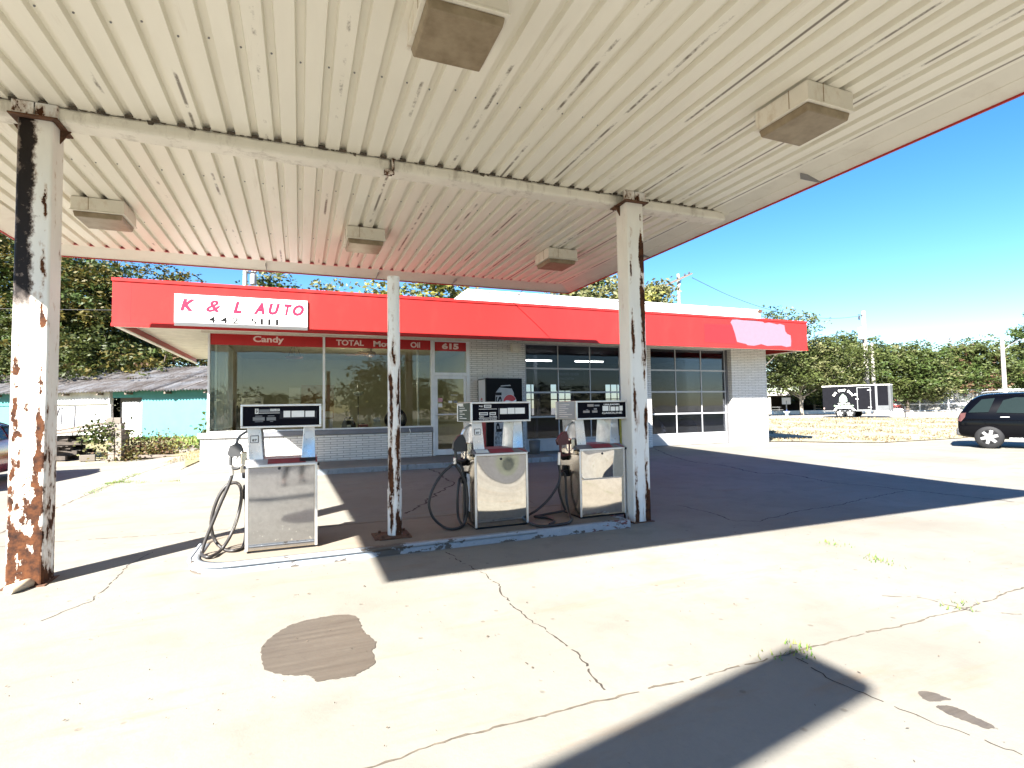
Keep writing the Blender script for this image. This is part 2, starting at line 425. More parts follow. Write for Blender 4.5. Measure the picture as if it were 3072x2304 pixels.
ribbon('pavement_joint', [(4.16,2.82),(4.4,2.64),(4.42,2.35),(4.69,2.18)], .012, JOINT, .03, gap=.3)
ribbon('pavement_joint', [(3.3,7.4),(3.4,9),(3.5,11.7)], .012, JOINT, .02)
ribbon('pavement_joint', [(-1,9.7),(2,9.75),(5,9.8),(9,9.9)], .012, JOINT, .01, gap=.2)
# stains with their own outline
def blot(name, pts, mat, dz, jag=.012, sub=7, soft=0):
    n = len(pts); P = []
    for i in range(n):
        a,b,c,d = (Vector((*pts[(i+k-1)%n],0)) for k in range(4))
        for k in range(sub):
            t = k/sub
            q = .5*((2*b)+(c-a)*t+(2*a-5*b+4*c-d)*t*t+(3*b-a-3*c+d)*t**3)
            P.append((q.x+rnd.uniform(-jag,jag), q.y+rnd.uniform(-jag,jag)))
    bm = bmesh.new(); vs = [bm.verts.new((x,y,H(x,y)+dz)) for x,y in P]; es = [bm.edges.new((vs[i],vs[(i+1)%len(vs)])) for i in range(len(vs))]
    bmesh.ops.triangle_fill(bm, edges=es, use_beauty=True)
    for f_ in bm.faces:
        if f_.normal.z < 0: f_.normal_flip()
    if soft:
        edge = {v for v in bm.verts if v.is_boundary}
        bmesh.ops.inset_region(bm, faces=bm.faces[:], thickness=soft, use_even_offset=False)
        lay = bm.verts.layers.float.new('cover')
        for v in bm.verts: v[lay] = 0. if v.is_boundary else 1.
    me = bpy.data.meshes.new(name); bm.to_mesh(me); bm.free(); me.materials.append(mat)
    o = bpy.data.objects.new(name, me); COL.objects.link(o); return struct(o)
def soften(mt, top=1.):
    """let the pavement show through towards the edge of a stain"""
    nt = mt.node_tree; b_ = nt.nodes['Principled BSDF']; ou = nt.nodes['Material Output']
    at_ = nt.nodes.new('ShaderNodeAttribute'); at_.attribute_name = 'cover'
    tc = nt.nodes.new('ShaderNodeTexCoord'); nz = nt.nodes.new('ShaderNodeTexNoise'); nz.inputs['Scale'].default_value = 13; nz.inputs['Detail'].default_value = 9; nz.inputs['Roughness'].default_value = .7
    nt.links.new(tc.outputs['Object'], nz.inputs['Vector'])
    ad = nt.nodes.new('ShaderNodeMath'); ad.operation = 'ADD'; nt.links.new(at_.outputs['Fac'], ad.inputs[0]); nt.links.new(nz.outputs['Fac'], ad.inputs[1])
    mr = nt.nodes.new('ShaderNodeMapRange'); nt.links.new(ad.outputs[0], mr.inputs[0]); mr.inputs[1].default_value = .62; mr.inputs[2].default_value = 1.45; mr.inputs[4].default_value = top
    tp_ = nt.nodes.new('ShaderNodeBsdfTransparent'); mx = nt.nodes.new('ShaderNodeMixShader'); nt.links.new(mr.outputs[0], mx.inputs[0]); nt.links.new(tp_.outputs[0], mx.inputs[1]); nt.links.new(b_.outputs[0], mx.inputs[2]); nt.links.new(mx.outputs[0], ou.inputs[0])
    return mt
wet = NT('damp_concrete'); w1 = wet.noise((1.2,26,1), 7, .65); w2 = wet.noise(9, 8, .7)
wet.col(wet.mix(wet.ramp(w1,.3,.7), (.062,.050,.039), (.095,.079,.062))); wet.set(wet.ramp(w2,.3,.7,.42,.7), 0, .4); wet.bump(w1, .3, .004); wet = wet.mat
RINGM = M('dried_ring', (.155,.125,.10), .9, var=.2, scale=6)
blot('dried_puddle_ring', [(-.27,3.78),(-.17,4.08),(-.02,4.19),(.17,4.21),(.39,4.15),(.51,4.04),(.5,3.88),(.48,3.71),(.5,3.55),(.46,3.25),(.38,3.19),(.3,3.14),(.13,3.15),(.03,3.19),(-.09,3.3),(-.21,3.37),(-.25,3.56)], soften(RINGM), .0138, .004, 7, .025)
blot('damp_patch', [(-.22,3.8),(-.13,4.0),(-.02,4.11),(.14,4.15),(.29,4.14),(.38,4.07),(.4,3.92),(.4,3.79),(.43,3.68),(.46,3.55),(.42,3.44),(.42,3.31),(.38,3.24),(.3,3.19),(.29,3.17),(.18,3.18),(.09,3.19),(.06,3.27),(-.01,3.31),(-.1,3.36),(-.19,3.48),(-.21,3.63)], wet, .0150, .007)
blot('damp_patch', [(2.96,1.83),(3.01,1.8),(3.02,1.75),(3.02,1.72),(2.91,1.75),(2.92,1.8)], wet, .0138, .004)
blot('damp_patch', [(2.89,1.71),(2.95,1.69),(2.97,1.64),(2.96,1.6),(2.95,1.51),(2.9,1.51),(2.88,1.58),(2.87,1.64)], wet, .0138, .004)
OILM = M('oil_stain', (.028,.022,.018), .6, var=.6, scale=3, dirt=.6, dcol=(.10,.08,.06))
blot('oil_stain', [(4.05,6.3),(4.5,6.5),(5.2,6.35),(5.45,6.05),(5.2,5.75),(4.59,5.5),(4.05,5.45),(3.86,5.63),(3.84,6.0)], soften(OILM), .0138, .012, 7, .22)
STM = soften(M('pink_stain', (.20,.165,.135), .9, var=.3, scale=9),.8)
blot('faded_stain', [(-1.11,4.43),(-1.06,4.58),(-.92,4.58),(-.85,4.5),(-.93,4.35),(-1.04,4.28)], STM, .0138, .008, 7, .06)
blot('faded_stain', [(2.31,2.59),(2.45,2.59),(2.57,2.49),(2.54,2.42),(2.35,2.43),(2.29,2.49)], STM, .0138, .008, 7, .06)
blot('faded_stain', [(2.0,5.2),(2.2,5.25),(2.3,5.1),(2.1,5.05)], STM, .0138, .008, 7, .06)
SPOT = soften(M('old_oil_spot', (.075,.06,.05), .8, var=.4, scale=8),.75)
rs = random.Random(21)
for (cx_,cy_,r_) in ((2.3,8.2,.35),(4.6,8.8,.5),(6.5,7.4,.4),(3.6,10.4,.5),(7.6,9.3,.45),(5.6,4.1,.22),(-1.2,3.2,.12),(1.9,3.6,.10),(3.6,3.3,.16),(.2,9.0,.25),(2.6,1.9,.05),(2.3,2.0,.04),(2.45,1.75,.035)):
    blot('oil_spot', [(cx_+r_*rs.uniform(.6,1.2)*math.cos(a_*PI/4), cy_+r_*.7*rs.uniform(.6,1.2)*math.sin(a_*PI/4)) for a_ in range(8)], SPOT, .0134, .002, 5, r_*.35)
PATCHC = concrete('patched_concrete', (.225,.20,.165), (.16,.135,.105), speck=.9)
blot('patched_concrete', [(-3.2,5.0),(-2.6,4.9),(-1.9,5.05),(-1.6,5.25),(-1.55,6.0),(-1.6,6.6),(-2.6,6.7),(-3.3,6.2)], soften(PATCHC,.85), .0132, .01, 7, .3)

# sidewalk in front of the station
SW = concrete('sidewalk_concrete', (.25,.23,.20), (.185,.16,.135))
m = MB(); m.box(-2.1,5.9,11.84,13.6,.05,.30); m.prism([(-3.0,11.9),(-2.1,11.84),(-2.1,13.6),(-3.0,13.6)],'z',.0,.2)
struct(m.build('sidewalk', SW, bevel=.025))
KERBW = M('chalky_kerb_paint', (.24,.27,.30), .75, var=.18, scale=5, dirt=.75, dcol=(.09,.075,.06), bump=.4)
m = MB(); m.box(-2.1,5.93,11.80,11.838,.05,.297); struct(m.build('kerb_face', KERBW, bevel=.012))

# ------------------------------------------------------------------ canopy
XL, XR, YF, YB, ZC, ZR = -4.11, 6.0, .95, 11.209, 4.234, 4.341
can = thing('station_canopy', 'large white metal fuel canopy with ribbed soffit and thin red edge, on rusty columns', 'canopy', (.945,6.06,0))
deckm = NT('soffit_enamel'); X = deckm.xyz()
dn = deckm.noise((2,.5,2), 8, .62); df = deckm.noise((30,3,30), 5, .6)
dc = deckm.mix(deckm.ramp(dn,.3,.7), (.73,.70,.60), (.80,.77,.665))
# dirty laps between sheets, every third rib
fr = deckm.math('FRACT', deckm.math('DIVIDE', deckm.math('ADD', X[0], 40.0), .651))
lap = deckm.ramp(deckm.math('ABSOLUTE', deckm.math('SUBTRACT', fr, .5)), .012, .03, 1, 0)
dl = deckm.noise((1.3,.9,1), 9, .72, loc=(2,5,0)); xs_ = deckm.ramp(X[0], -3.0, 3.5, -.06, .09)
lm = deckm.math('MULTIPLY', lap, deckm.ramp(deckm.math('ADD', dl, xs_), .53, .60))
dc = deckm.mix(deckm.math('MULTIPLY', lm, .85), dc, (.085,.058,.035))
s2 = deckm.noise((7,.6,1), 8, .7, loc=(8,1,0))
dc = deckm.mix(deckm.math('MULTIPLY', deckm.ramp(s2,.6,.72), .35), dc, (.45,.38,.28))
deckm.col(dc); deckm.set(.42, 0, .5); deckm.bump(deckm.noise((1.2,.25,1), 3, .5), .12, .02); deckm = deckm.mat
p = .217; prof = []; x = -3.71
first = 1.3017 - p*math.floor((1.3017-(-3.71))/p)   # grooves fall where the photo shows them
xg = first; prof.append((-3.71, ZR))
gro = []
while xg < 5.6:
    prof += [(xg-.040,ZR),(xg-.028,ZR+.050),(xg+.028,ZR+.050),(xg+.040,ZR)]; gro.append(xg); xg += p
prof.append((5.603, ZR))
m = MB(); y0, y1 = 1.35, 10.83
vs = [(x,y0,z) for x,z in prof]+[(x,y1,z) for x,z in prof]; n = len(prof)
m.add(vs, [(i,i+1,n+i+1,n+i) for i in range(n-1)])
for xg in gro:                                                   # self-drilling screws in the ribs
    for ys in (2.6, 4.55, 7.25, 9.35):
        yy = ys+rnd.uniform(-.05,.05); m.lathe((xg+rnd.uniform(-.008,.008),yy,ZR+.044), [(.0,-.004),(.007,-.003),(.009,.008)], 6, 1)
m.build('ribbed_soffit', [deckm, GREY], can)
m = MB(); m.box(-4.0,5.9,1.05,11.1,4.42,4.47); m.build('roof_deck', STEEL, can)
LIP = M('soffit_trim', (.73,.70,.605), .5, var=.06, scale=1.5, dirt=.2, dcol=(.42,.35,.26))
m = MB()
def loop(x0,x1,y0,y1,z): return [(x0,y0,z),(x1,y0,z),(x1,y1,z),(x0,y1,z)]
inn = loop(-3.71,5.603,1.35,10.81,ZR+.001); out = loop(XL+.02,XR-.02,YF+.02,YB-.02,ZC+.008)
inn2 = loop(-3.71,5.603,1.35,10.81,4.41)
m.add(inn+out, [(i,(i+1)%4,4+(i+1)%4,4+i) for i in range(4)])
m.box(XR-.20,XR-.17,1.3,10.9,4.285,4.296)
for yj in (4.55, 8.0): m.box(XR-.36,XR-.03,yj,yj+.006,4.225,4.3,1)
for xj in (-.6,3.1,1.47): m.box(xj,xj+.005,10.84,11.18,4.24,4.30,1)
m.build('soffit_trim', [LIP, GREY], can)
m = MB()   # red fascia ring
for a in ((XL,XL+.02,YF,YB),(XR-.02,XR,YF,YB),(XL+.02,XR-.02,YF,YF+.02),(XL+.02,XR-.02,YB-.02,YB)):
    m.box(*a, ZC-.012, 4.51)
pieces(m, 'fascia', RED, can)
BEAMM = M('beam_paint', (.75,.72,.63), .55, var=.08, dirt=.55, dcol=(.33,.29,.23), scale=3, bump=.15)
m = MB(); m.box(-3.95,.948,5.94,6.18,4.20,4.336); m.box(.952,5.80,5.94,6.18,4.20,4.336)
pieces(m, 'beam', BEAMM, can, .03)
GRIME = M('roof_grime', (.10,.08,.06), .95, var=.6, scale=8)
m = MB()
for xg in gro: m.box(xg-.03,xg+.03,5.925,5.939,ZR-.016,ZR+.012)
xx = -3.9
while xx < 5.75:                                                  # dirt that has run over the top edge of the beam
    w = rnd.uniform(.02,.09); h = rnd.uniform(.004,.022)*(1 if rnd.random()<.8 else 2.2)
    if rnd.random() < .75: m.quad((xx,5.9372,ZR-.004),(xx+w,5.9372,ZR-.004),(xx+w*.8,5.9372,ZR-.004-h),(xx+w*.2,5.9372,ZR-.006-h*rnd.uniform(.3,1)))
    xx += w+rnd.uniform(0,.05)
struct(m.build('grime_line', GRIME, can), 'stuff')
m = MB(); m.box(.89,.945,5.90,5.938,4.15,4.20); m.box(.955,.985,5.90,5.938,4.15,4.33); m.obox((.92,5.93,4.17),(.09,.06,.05))
m.build('beam_clamp', rusty('rusty_clamp', amount=.1, alo=.1, ahi=.1), can, bevel=.005)
RLEFT = rusty('flaking_column_paint_heavy', zlo=0, zhi=2.5, alo=.135, ahi=-.04, sc_=9,
              streaks=((.085,.035,.23,0,3.7),(-.10,.045,.15,0,2.2),(.0,.1,.06,-.2,1.3)), patch=(-.13,-.005,2.7))
RRIGHT = rusty('flaking_column_paint', zlo=-.1, zhi=.55, alo=.12, ahi=-.05,
              streaks=((-.085,.045,.34,0,4.3),(.08,.05,.27,0,3.7),(.09,.055,.5,2.6,4.25)), sc_=9, zst=.17)
def column(x, y, mat, s):
    # hollow column: square section with rounded edges; its mesh origin sits at its own foot so the wear follows it
    m = MB(); m.box(-.13,.13,-.13,.13,.0,4.2)
    me = m.build('column', mat, None, bevel=.022, seg=3)
    me.parent = can; me.location = (x-.945, y-6.06, 0); ORG[me.name] = Vector((x,y,0))
    BP = RUSTM
    def part(mm, nm, mt, bv=.004):
        q = MB(); q.v = mm.v; q.f = mm.f; q.m = mm.m; q.s = mm.s
        return q.build(nm, mt, me, bevel=bv)
    q = MB(); q.box(x-.16,x+.16,y-.16,y+.16,.0,.022); part(q, 'base_plate', BP)
    q = MB(); q.box(x-.18,x+.18,y-.19,y+.19,4.182,4.199); part(q, 'cap_plate', BP)
    q = MB(); q.box(x-.17,x-.01,y-.142,y-.127,4.2,4.335); q.box(x+.0,x+.17,y-.142,y-.127,4.2,4.335)
    part(q, 'beam_clip', rusty('clip_paint', alo=.06, ahi=.06, sc_=11))
    q = MB()
    for sx in (-1,1):
        q.prism([(y-.12,4.18),(y+.16,4.18),(y+.16,4.165)],'x',x+sx*.135,x+sx*.16); q.prism([(x+sx*.13,4.18),(x+sx*.215,4.18),(x+sx*.13,4.05)],'y',y+.02,y+.035)
    pieces(q, 'bracket', BP, me)
    return me
bpy.context.view_layer.update()
column(-2.225, 6.062, RLEFT, -1); column(4.103, 5.912, RRIGHT, 1)

# canopy lamps: five box fixtures
def lamp(x, y, label, proto=None):
    if proto:
        r = proto.copy(); COL.objects.link(r); r.location = (x,y,ZR)
        for ch in proto.children:
            c = ch.copy(); COL.objects.link(c); c.parent = r
            for g in ch.children: d = g.copy(); COL.objects.link(d); d.parent = c
        r['label'] = label; return r
    r = thing('canopy_lamp', label, 'ceiling lamp', (x,y,ZR), 'box lamps under the canopy', local=True)
    hm = M('lamp_enamel', (.74,.705,.61), .5, var=.08, scale=3, dirt=.55, dcol=(.42,.30,.17))
    m = MB(); m.box(-.29,.29,-.29,.29,-.175,-.004); h = m.build('housing', hm, r, bevel=.012)
    m = MB(); m.box(-.1,-.095,-.2935,-.289,-.172,-.006); m.box(-.2935,-.289,-.1,-.095,-.172,-.006); pieces(m,'seam', M('seam_rust', (.3,.2,.1), .8), h)
    m = MB(); m.box(-.298,.298,-.298,.298,-.192,-.176); m.build('door_frame', hm, r, bevel=.004)
    lm = NT('yellowed_lens'); lc = lm.noise((6,6,6), 6, .6)
    lm.col(lm.mix(lm.ramp(lc,.35,.65), (.20,.155,.10), (.29,.235,.16))); lm.set(.35, 0, .2); lm = lm.mat
    m = MB(); m.hexa([(-.255,-.255,-.262),(.255,-.255,-.262),(.255,.255,-.262),(-.255,.255,-.262)],[(-.27,-.27,-.193),(.27,-.27,-.193),(.27,.27,-.193),(-.27,.27,-.193)])
    m.build('lens', lm, r, bevel=.01)
    return r
L0 = lamp(1.02,3.5,'box lamp nearest overhead, cut by the top edge of the photo')
lamp(-2.46,8.62,'rusty spotted box lamp beside the black stained column', L0)
lamp(.95,8.62,'small box lamp hanging between the two columns near the far edge', L0)
lamp(4.36,8.62,'far box lamp next to the rust streaked column', L0)
lamp(4.40,3.5,'large box lamp beside the long red canopy edge against the sky', L0)

# ------------------------------------------------------------------ pump island
isl = thing('pump_island', 'low concrete pump island edged with chipped pale blue kerb paint', 'pump island', (1.4,6.3,0))
ISL = concrete('island_concrete', (.25,.215,.17), (.17,.14,.11), speck=.3, streak=.9)
KB = NT('chipped_blue_kerb'); kx = KB.xyz()
kn = KB.noise((5,5,9), 10, .7); kr = KB.noise(11, 8, .7, loc=(3,3,3))
kc = KB.mix(KB.ramp(kr,.3,.7), (.21,.24,.275), (.29,.31,.335))
kw = KB.math('ADD', kn, KB.ramp(KB.math('ABSOLUTE', KB.math('SUBTRACT', kx[0], -.55)), 0, .5, .13, 0))
kw = KB.math('ADD', kw, KB.ramp(kx[0], 1.75, 2.4, 0, .07))
kw = KB.math('ADD', kw, KB.ramp(kx[2], 0, .05, .07, 0))
kc = KB.mix(KB.ramp(kw,.575,.60), kc, KB.mix(KB.math('MULTIPLY', KB.ramp(kr,.4,.6), KB.ramp(kx[0],1.7,2.0)), (.075,.06,.048), (.15,.03,.027)))
KB.col(kc); KB.set(.7); KB.bump(KB.math('ADD', KB.ramp(kw,.585,.61,1,0), kr), .5, .006); KB = KB.mat
x0, x1, y0, y1, hz = -.98, 3.80, 5.60, 6.98, .105
def rounded(x0,x1,y0,y1,r,n=10,sq=.03):
    P = []
    for cx,cy,a0,rr in ((x0+r,y0+r,180,r),(x1-sq,y0+sq,270,sq),(x1-sq,y1-sq,0,sq),(x0+r,y1-r,90,r)):
        for i in range(n+1):
            a = R_(a0+90*i/n); P.append((cx+rr*math.cos(a), cy+rr*math.sin(a)))
    return P
m = MB(); m.prism(rounded(x0+.09,x1-.09,y0+.09,y1-.09,.32), 'z', 0, hz-.004); m.build('island_slab', ISL, isl)
o_ = rounded(x0,x1,y0,y1,.40); i_ = rounded(x0+.09,x1-.09,y0+.09,y1-.09,.32); n = len(o_)
m = MB(); vs = [(a,b,0) for a,b in o_]+[(a,b,hz-.015) for a,b in o_]+[(a+(c-a)*.2,b+(d-b)*.2,hz) for (a,b),(c,d) in zip(o_,i_)]+[(a,b,hz) for a,b in i_]+[(a,b,hz-.03) for a,b in i_]
m.add(vs, [(k*n+i,k*n+(i+1)%n,(k+1)*n+(i+1)%n,(k+1)*n+i) for k in range(4) for i in range(n)], 0, True)
for k_,f_ in enumerate(m.f):
    if sum(m.v[i][1] for i in f_)/len(f_) > 6.55: m.m[k_] = 1
kb = m.build('kerb', [KB, ISL], isl)
m = MB()                                                           # bullnose steel edge of the left half
for i in range(n):
    (ax,ay),(bx,by) = o_[i],o_[(i+1)%n]
    if max(ax,bx) < 2.56 and min(ay,by) < 6.3: m.cyl((ax,ay,hz-.012),(bx,by,hz-.012),.021,None,8)
m.cyl((x0+.4,y0,hz-.012),(2.52,y0,hz-.012),.021,None,10)
m.build('edge_bead', KB, isl)

# standing pipe post on the island
post = thing('steel_post', 'thin rusty white pipe post standing on the pump island between pumps', 'post', (.99,6.06,.10), local=True)
m = MB(); m.cyl((0,0,.02),(0,0,.52),.079,None,24); m.cyl((0,0,.52),(0,0,2.92),.071,.069,24); m.cyl((0,0,.505),(0,0,.53),.083,.073,24)
m.build('pipe', rusty('pipe_rust_paint', zlo=0, zhi=1.2, alo=.03, ahi=.0, sc_=11, zst=.3,
    streaks=((-.045,.035,.27,.1,1.9),(.03,.045,.22,-.1,1.6),(-.02,.03,.24,2.0,2.95),(.05,.02,.2,1.2,2.9))), post)
m = MB(); m.box(-.19,.16,-.17,.17,0,.02); m.box(-.235,.13,-.14,.2,-.002,.012)
bp = m.build('base_plate', RUSTM, post, bevel=.004)
m = MB()
for a,b in ((-.15,-.13),(.12,-.13),(-.15,.13),(.12,.13)): m.cyl((a,b,.018),(a,b,.045),.016,None,6)
pieces(m,'bolt', RUSTM, bp)
# stub of drain pipe by the left column
dp = MB(); dp.lathe((0,0,0), [(.033,0),(.042,0),(.042,.26),(.033,.26),(.033,0)], 20, 0, 'y')
dpo = dp.build('drain_pipe', M('pale_clay_pipe', (.50,.40,.28), .7, var=.25), None); dpo.location = (-2.26,5.76,.046); dpo.rotation_euler = (0,0,R_(-22))
q = MB(); q.lathe((0,.02,0), [(0,.0),(.0335,.0),(.0335,.004)], 16, 0, 'y'); q.build('bore', BLACK, dpo)
tag(dpo, 'short open pipe end lying at the foot of the black stained column', 'pipe')

# ------------------------------------------------------------------ fuel pumps
def mirror(name, col, rough, wob, sc_, spots=0., xs=0):
    t = NT(name); n = t.noise((sc_,sc_,sc_*.75), 0, .5, loc=(xs,1,2)); f = t.noise(18, 8, .7, loc=(xs,0,0))
    c = t.mix(t.ramp(f,.4,.75), col, sc(col,.82))
    if spots:
        v = t.noise((22,22,22), 4, .6, loc=(xs,5,1)); k = t.math('MULTIPLY', t.ramp(v,.64,.67), t.ramp(t.xyz()[2],.08,.35,1,0))
        c = t.mix(t.math('MULTIPLY', k, spots), c, (.85,.85,.83))
    t.col(c); t.set(t.ramp(f,.35,.75,rough,rough*1.8), 1.0)
    t.bump(n, min(1,wob*1.6), .22); return t.mat
SIDE = mirror('pump_side_steel', (.62,.56,.47), .16, .12, 2.2)
DIAL = flat('dial_black', (.005,.005,.009), .2, spec=.05)
LCD = flat('display_grey', (.16,.16,.16), .3)
BEZ = M('bezel_alloy', (.70,.69,.67), .34, .75, var=.1, dirt=.3, dcol=(.35,.33,.30))
UPR = mirror('upright_steel', (.58,.60,.63), .26, .25, 3.0)
LID = M('pump_lid', (.22,.20,.21), .45, .3, var=.2, dirt=.3)
LIDR = M('faded_red', (.33,.045,.055), .5, var=.2, dirt=.3, dcol=(.3,.15,.15))
LIDW = M('sun_bleached_lid', (.62,.58,.56), .5, .2, var=.15)
HOSEM = M('hose_rubber', (.014,.014,.015), .42, var=.2)
HOSEG = M('hose_rubber_grey', (.020,.017,.016), .5, var=.3)
CW, CD, HC = .675, .55, .858
def bars(m, x0, x1, z0, z1, y, n, rg, fill=.7):
    """rows of tiny print, too small to read"""
    h = (z1-z0)/n
    for i in range(n):
        a = x0
        zz = z1-(i+1)*h+h*.25
        w = (x1-x0)*rg.uniform(fill*.6, fill); 
        while a < x0+w:
            b = min(x0+w, a+(x1-x0)*rg.uniform(.06,.2)); m.quad((a,y,zz),(b,y,zz),(b,y,zz+h*.5),(a,y,zz+h*.5)); a = b+(x1-x0)*.03
def pump(X0, label, v, hoses):
    rg = random.Random(v)
    r = thing('fuel_pump', label, 'fuel pump', (X0,5.93,.10), 'fuel pumps on the island', local=True)
    off = Vector((X0,5.93,.10))
    FRONT = [mirror('dull_steel_front', (.46,.46,.47), .05, .05, .9, .9, 3), mirror('polished_front', (.72,.69,.63), .03, .36, 1.05, 0, 2.7), mirror('polished_front_lower', (.80,.74,.66), .06, .12, 1.5, 0, 7)][v]
    m = MB(); m.box(.015,CW-.015,.012,CD-.012,0,.03,1); m.box(0,CW,.004,CD-.004,.022,HC); cab = m.build('cabinet', [SIDE, BLACK], r, bevel=.006)
    if v == 2:
        m = MB(); m.box(.03,CW-.03,-.005,.002,.04,.485); m.build('front_panel', FRONT, r, bevel=.004)
        UP = mirror('dented_polished_panel', (.74,.72,.68), .03, .62, 2.0, 0, 4)
        P = [(.03,HC-.012),(.03,.525),(.055,.50),(CW-.055,.50),(CW-.03,.525),(CW-.03,HC-.012)]
        m = MB(); m.prism(P,'y',-.011,.002); m.build('upper_panel', UP, r, bevel=.006)
        m = MB(); m.tube([(.03,-.006,.56),(.034,-.006,.518),(.06,-.006,.498),(CW-.06,-.006,.498),(CW-.034,-.006,.518),(CW-.03,-.006,.56)], .006, 6, 0, 1); m.build('panel_rim', BEZ, r)
    else:
        m = MB(); m.box(.03,CW-.03,-.005,.002,.035,HC-.014); m.build('front_panel', FRONT, r, bevel=.004)
    m = MB(); m.box(.0,.026,-.008,.003,.022,HC); m.box(CW-.026,CW,-.008,.003,.022,HC); pieces(m,'corner_trim', BEZ, r, .003)
    lk = (.33,.805) if v else (.31,.83)
    m = MB(); m.lathe((lk[0],-.02,lk[1]), [(0,0),(.013,0),(.015,.01),(.015,.014)], 14, 0, 'y'); m.build('lock', DARK, r)
    # sloping lid
    m = MB()
    prof = [(-.012,HC),(-.012,HC+.016),(.10,HC+.062),(CD-.10,HC+.062),(CD+.012,HC+.016),(CD+.012,HC)]
    m.prism(prof,'x',.0,CW)
    lid = m.build('lid', LID if v else M('bleached_lid', (.66,.63,.62), .45, .35, var=.2), r, bevel=.003)
    def onlid(t): return (-.012+.112*t, HC+.016+.046*t+.0022)
    def lidq(nm, xa, xb, mt, t0=.06, t1=.95):
        (ya,za),(yb,zb) = onlid(t0),onlid(t1); q = MB(); q.quad((xa,ya,za),(xb,ya,za),(xb,yb,zb),(xa,yb,zb)); q.build(nm, mt, lid)
    lidq('red_stripe', .20, .50 if v else .56, LIDR)
    if v == 0: lidq('grey_stripe', .50,.66, DARK, .25, .97)
    (ya,za),(yb,zb) = onlid(.05),onlid(.95)
    q = MB(); q.quad((.57,yb,zb),(.645,ya,za),(.672,ya,za),(.60,yb,zb)) if v else q.quad((.655,yb,zb),(.655,ya,za),(.672,ya,za),(.672,yb,zb)); q.build('red_end_stripe', LIDR, lid)
    if v == 1: lidq('paper_label', .03,.19, PAPER, .15,.85)
    m = MB(); m.box(-.004,CW+.004,-.017,-.0125,HC-.006,HC+.014); m.build('lid_edge', ALU, lid)
    m = MB()
    for a in (-.018,CW-.004): m.box(a,a+.022,-.02,.02,HC-.016,HC+.012)
    pieces(m,'corner_cap', BLACK, lid, .003)
    # tapered uprights
    zb, zt = HC+.058, 1.243
    for k,(b0,b1,t0,t1) in enumerate(((.022,.158,.005,.132),(.518,.656,.543,.650))):
        m = MB(); m.hexa([(b0,.085,zb),(b1,.085,zb),(b1,.465,zb),(b0,.465,zb)],[(t0,.10,zt),(t1,.10,zt),(t1,.45,zt),(t0,.45,zt)])
        u = m.build('upright', UPR, r, bevel=.006)
        if k == 0 and v < 2:
            q = MB(); q.box(.035,.112,.088,.094,1.09,1.165); d = q.build('octane_sign', BLACK, u, bevel=.003)
            q = MB(); q.box(.041,.106,.0855,.0895,1.096,1.159); q.build('plate', PAPER, d)
            text('87', .052,.096,1.105,1.13,.085,BLACK,d,.03)
        elif k == 1:
            q = MB(); q.prism([(.557,1.185),(.632,1.185),(.636,1.135),(.615,1.122),(.575,1.122),(.553,1.135)],'y',.086,.096); q.build('badge', ALU, u, bevel=.004)
    # head
    hx0, hx1, hz0, hz1, hy0, hy1 = -.045, .712, 1.243, 1.482, -.035, .555
    m = MB(); m.box(hx0+.004,hx1-.004,hy0+.02,hy1-.02,hz0,hz1); hd = m.build('display_head', M('head_sheet', (.42,.42,.40), .4, .5, var=.12), r, bevel=.004)
    m = MB(); t_ = .021
    for yy0,yy1 in ((hy0,hy0+.026),(hy1-.026,hy1)):
        m = MB(); m.box(hx0,hx1,yy0,yy1,hz1-t_,hz1); m.box(hx0,hx1,yy0,yy1,hz0,hz0+t_); m.box(hx0,hx0+t_,yy0,yy1,hz0+t_,hz1-t_); m.box(hx1-t_,hx1,yy0,yy1,hz0+t_,hz1-t_)
        m.build('bezel', BEZ, hd, bevel=.005)
    ix0, ix1, iz0, iz1 = hx0+t_, hx1-t_, hz0+t_, hz1-t_; iw, ih = ix1-ix0, iz1-iz0
    m = MB(); m.quad((ix0,hy0+.012,iz0),(ix1,hy0+.012,iz0),(ix1,hy0+.012,iz1),(ix0,hy0+.012,iz1)); df = m.build('dial_face', DIAL, hd)
    yq = hy0+.0095
    def win(nm, a, b, c, d, mt, fr=None):
        q = MB(); q.box(ix0+a*iw,ix0+b*iw,yq-.001,yq+.003,iz0+c*ih,iz0+d*ih); w = q.build(nm, mt, hd)
        if fr:
            e = .009; q = MB()
            for A in ((a-e,b+e,d,d+.03),(a-e,b+e,c-.03,c),(a-e,a,c,d),(b,b+e,c,d)): q.box(ix0+A[0]*iw,ix0+A[1]*iw,yq-.002,yq+.002,iz0+A[2]*ih,iz0+A[3]*ih)
            q.build('frame', fr, w)
        return w
    def card(a,b,c,d):
        q = MB(); q.box(ix0+a*iw,ix0+b*iw,yq-.005,yq-.0015,iz0+c*ih,iz0+d*ih); q.build('paper_card', PAPER, hd)
    if v == 0:
        win('price_window', .205,.34,.70,.84,LCD); win('gallons_window',.125,.275,.27,.45,LCD); win('unit_window',.30,.42,.27,.44,LCD)
        d = win('dollar_label', .152,.196,.62,.88,PAPER); text('$', ix0+.16*iw,ix0+.188*iw,iz0+.66*ih,iz0+.85*ih,yq-.0025,BLACK,d,.02)
        d = win('dollars_label', .345,.47,.74,.86,PAPER); text('DOLLARS', ix0+.352*iw,ix0+.463*iw,iz0+.765*ih,iz0+.84*ih,yq-.0025,BLACK,d,.01)
        win('print_line', .20,.47,.64,.665,LETTER); win('print_line', .155,.245,.49,.52,GREY); win('print_line', .315,.40,.49,.52,GREY); win('print_line', .15,.255,.205,.23,GREY); win('print_line', .345,.385,.205,.23,GREY)
        win('recess',.47,.97,.34,.74,flat('recess_grey',(.02,.02,.024),.3))
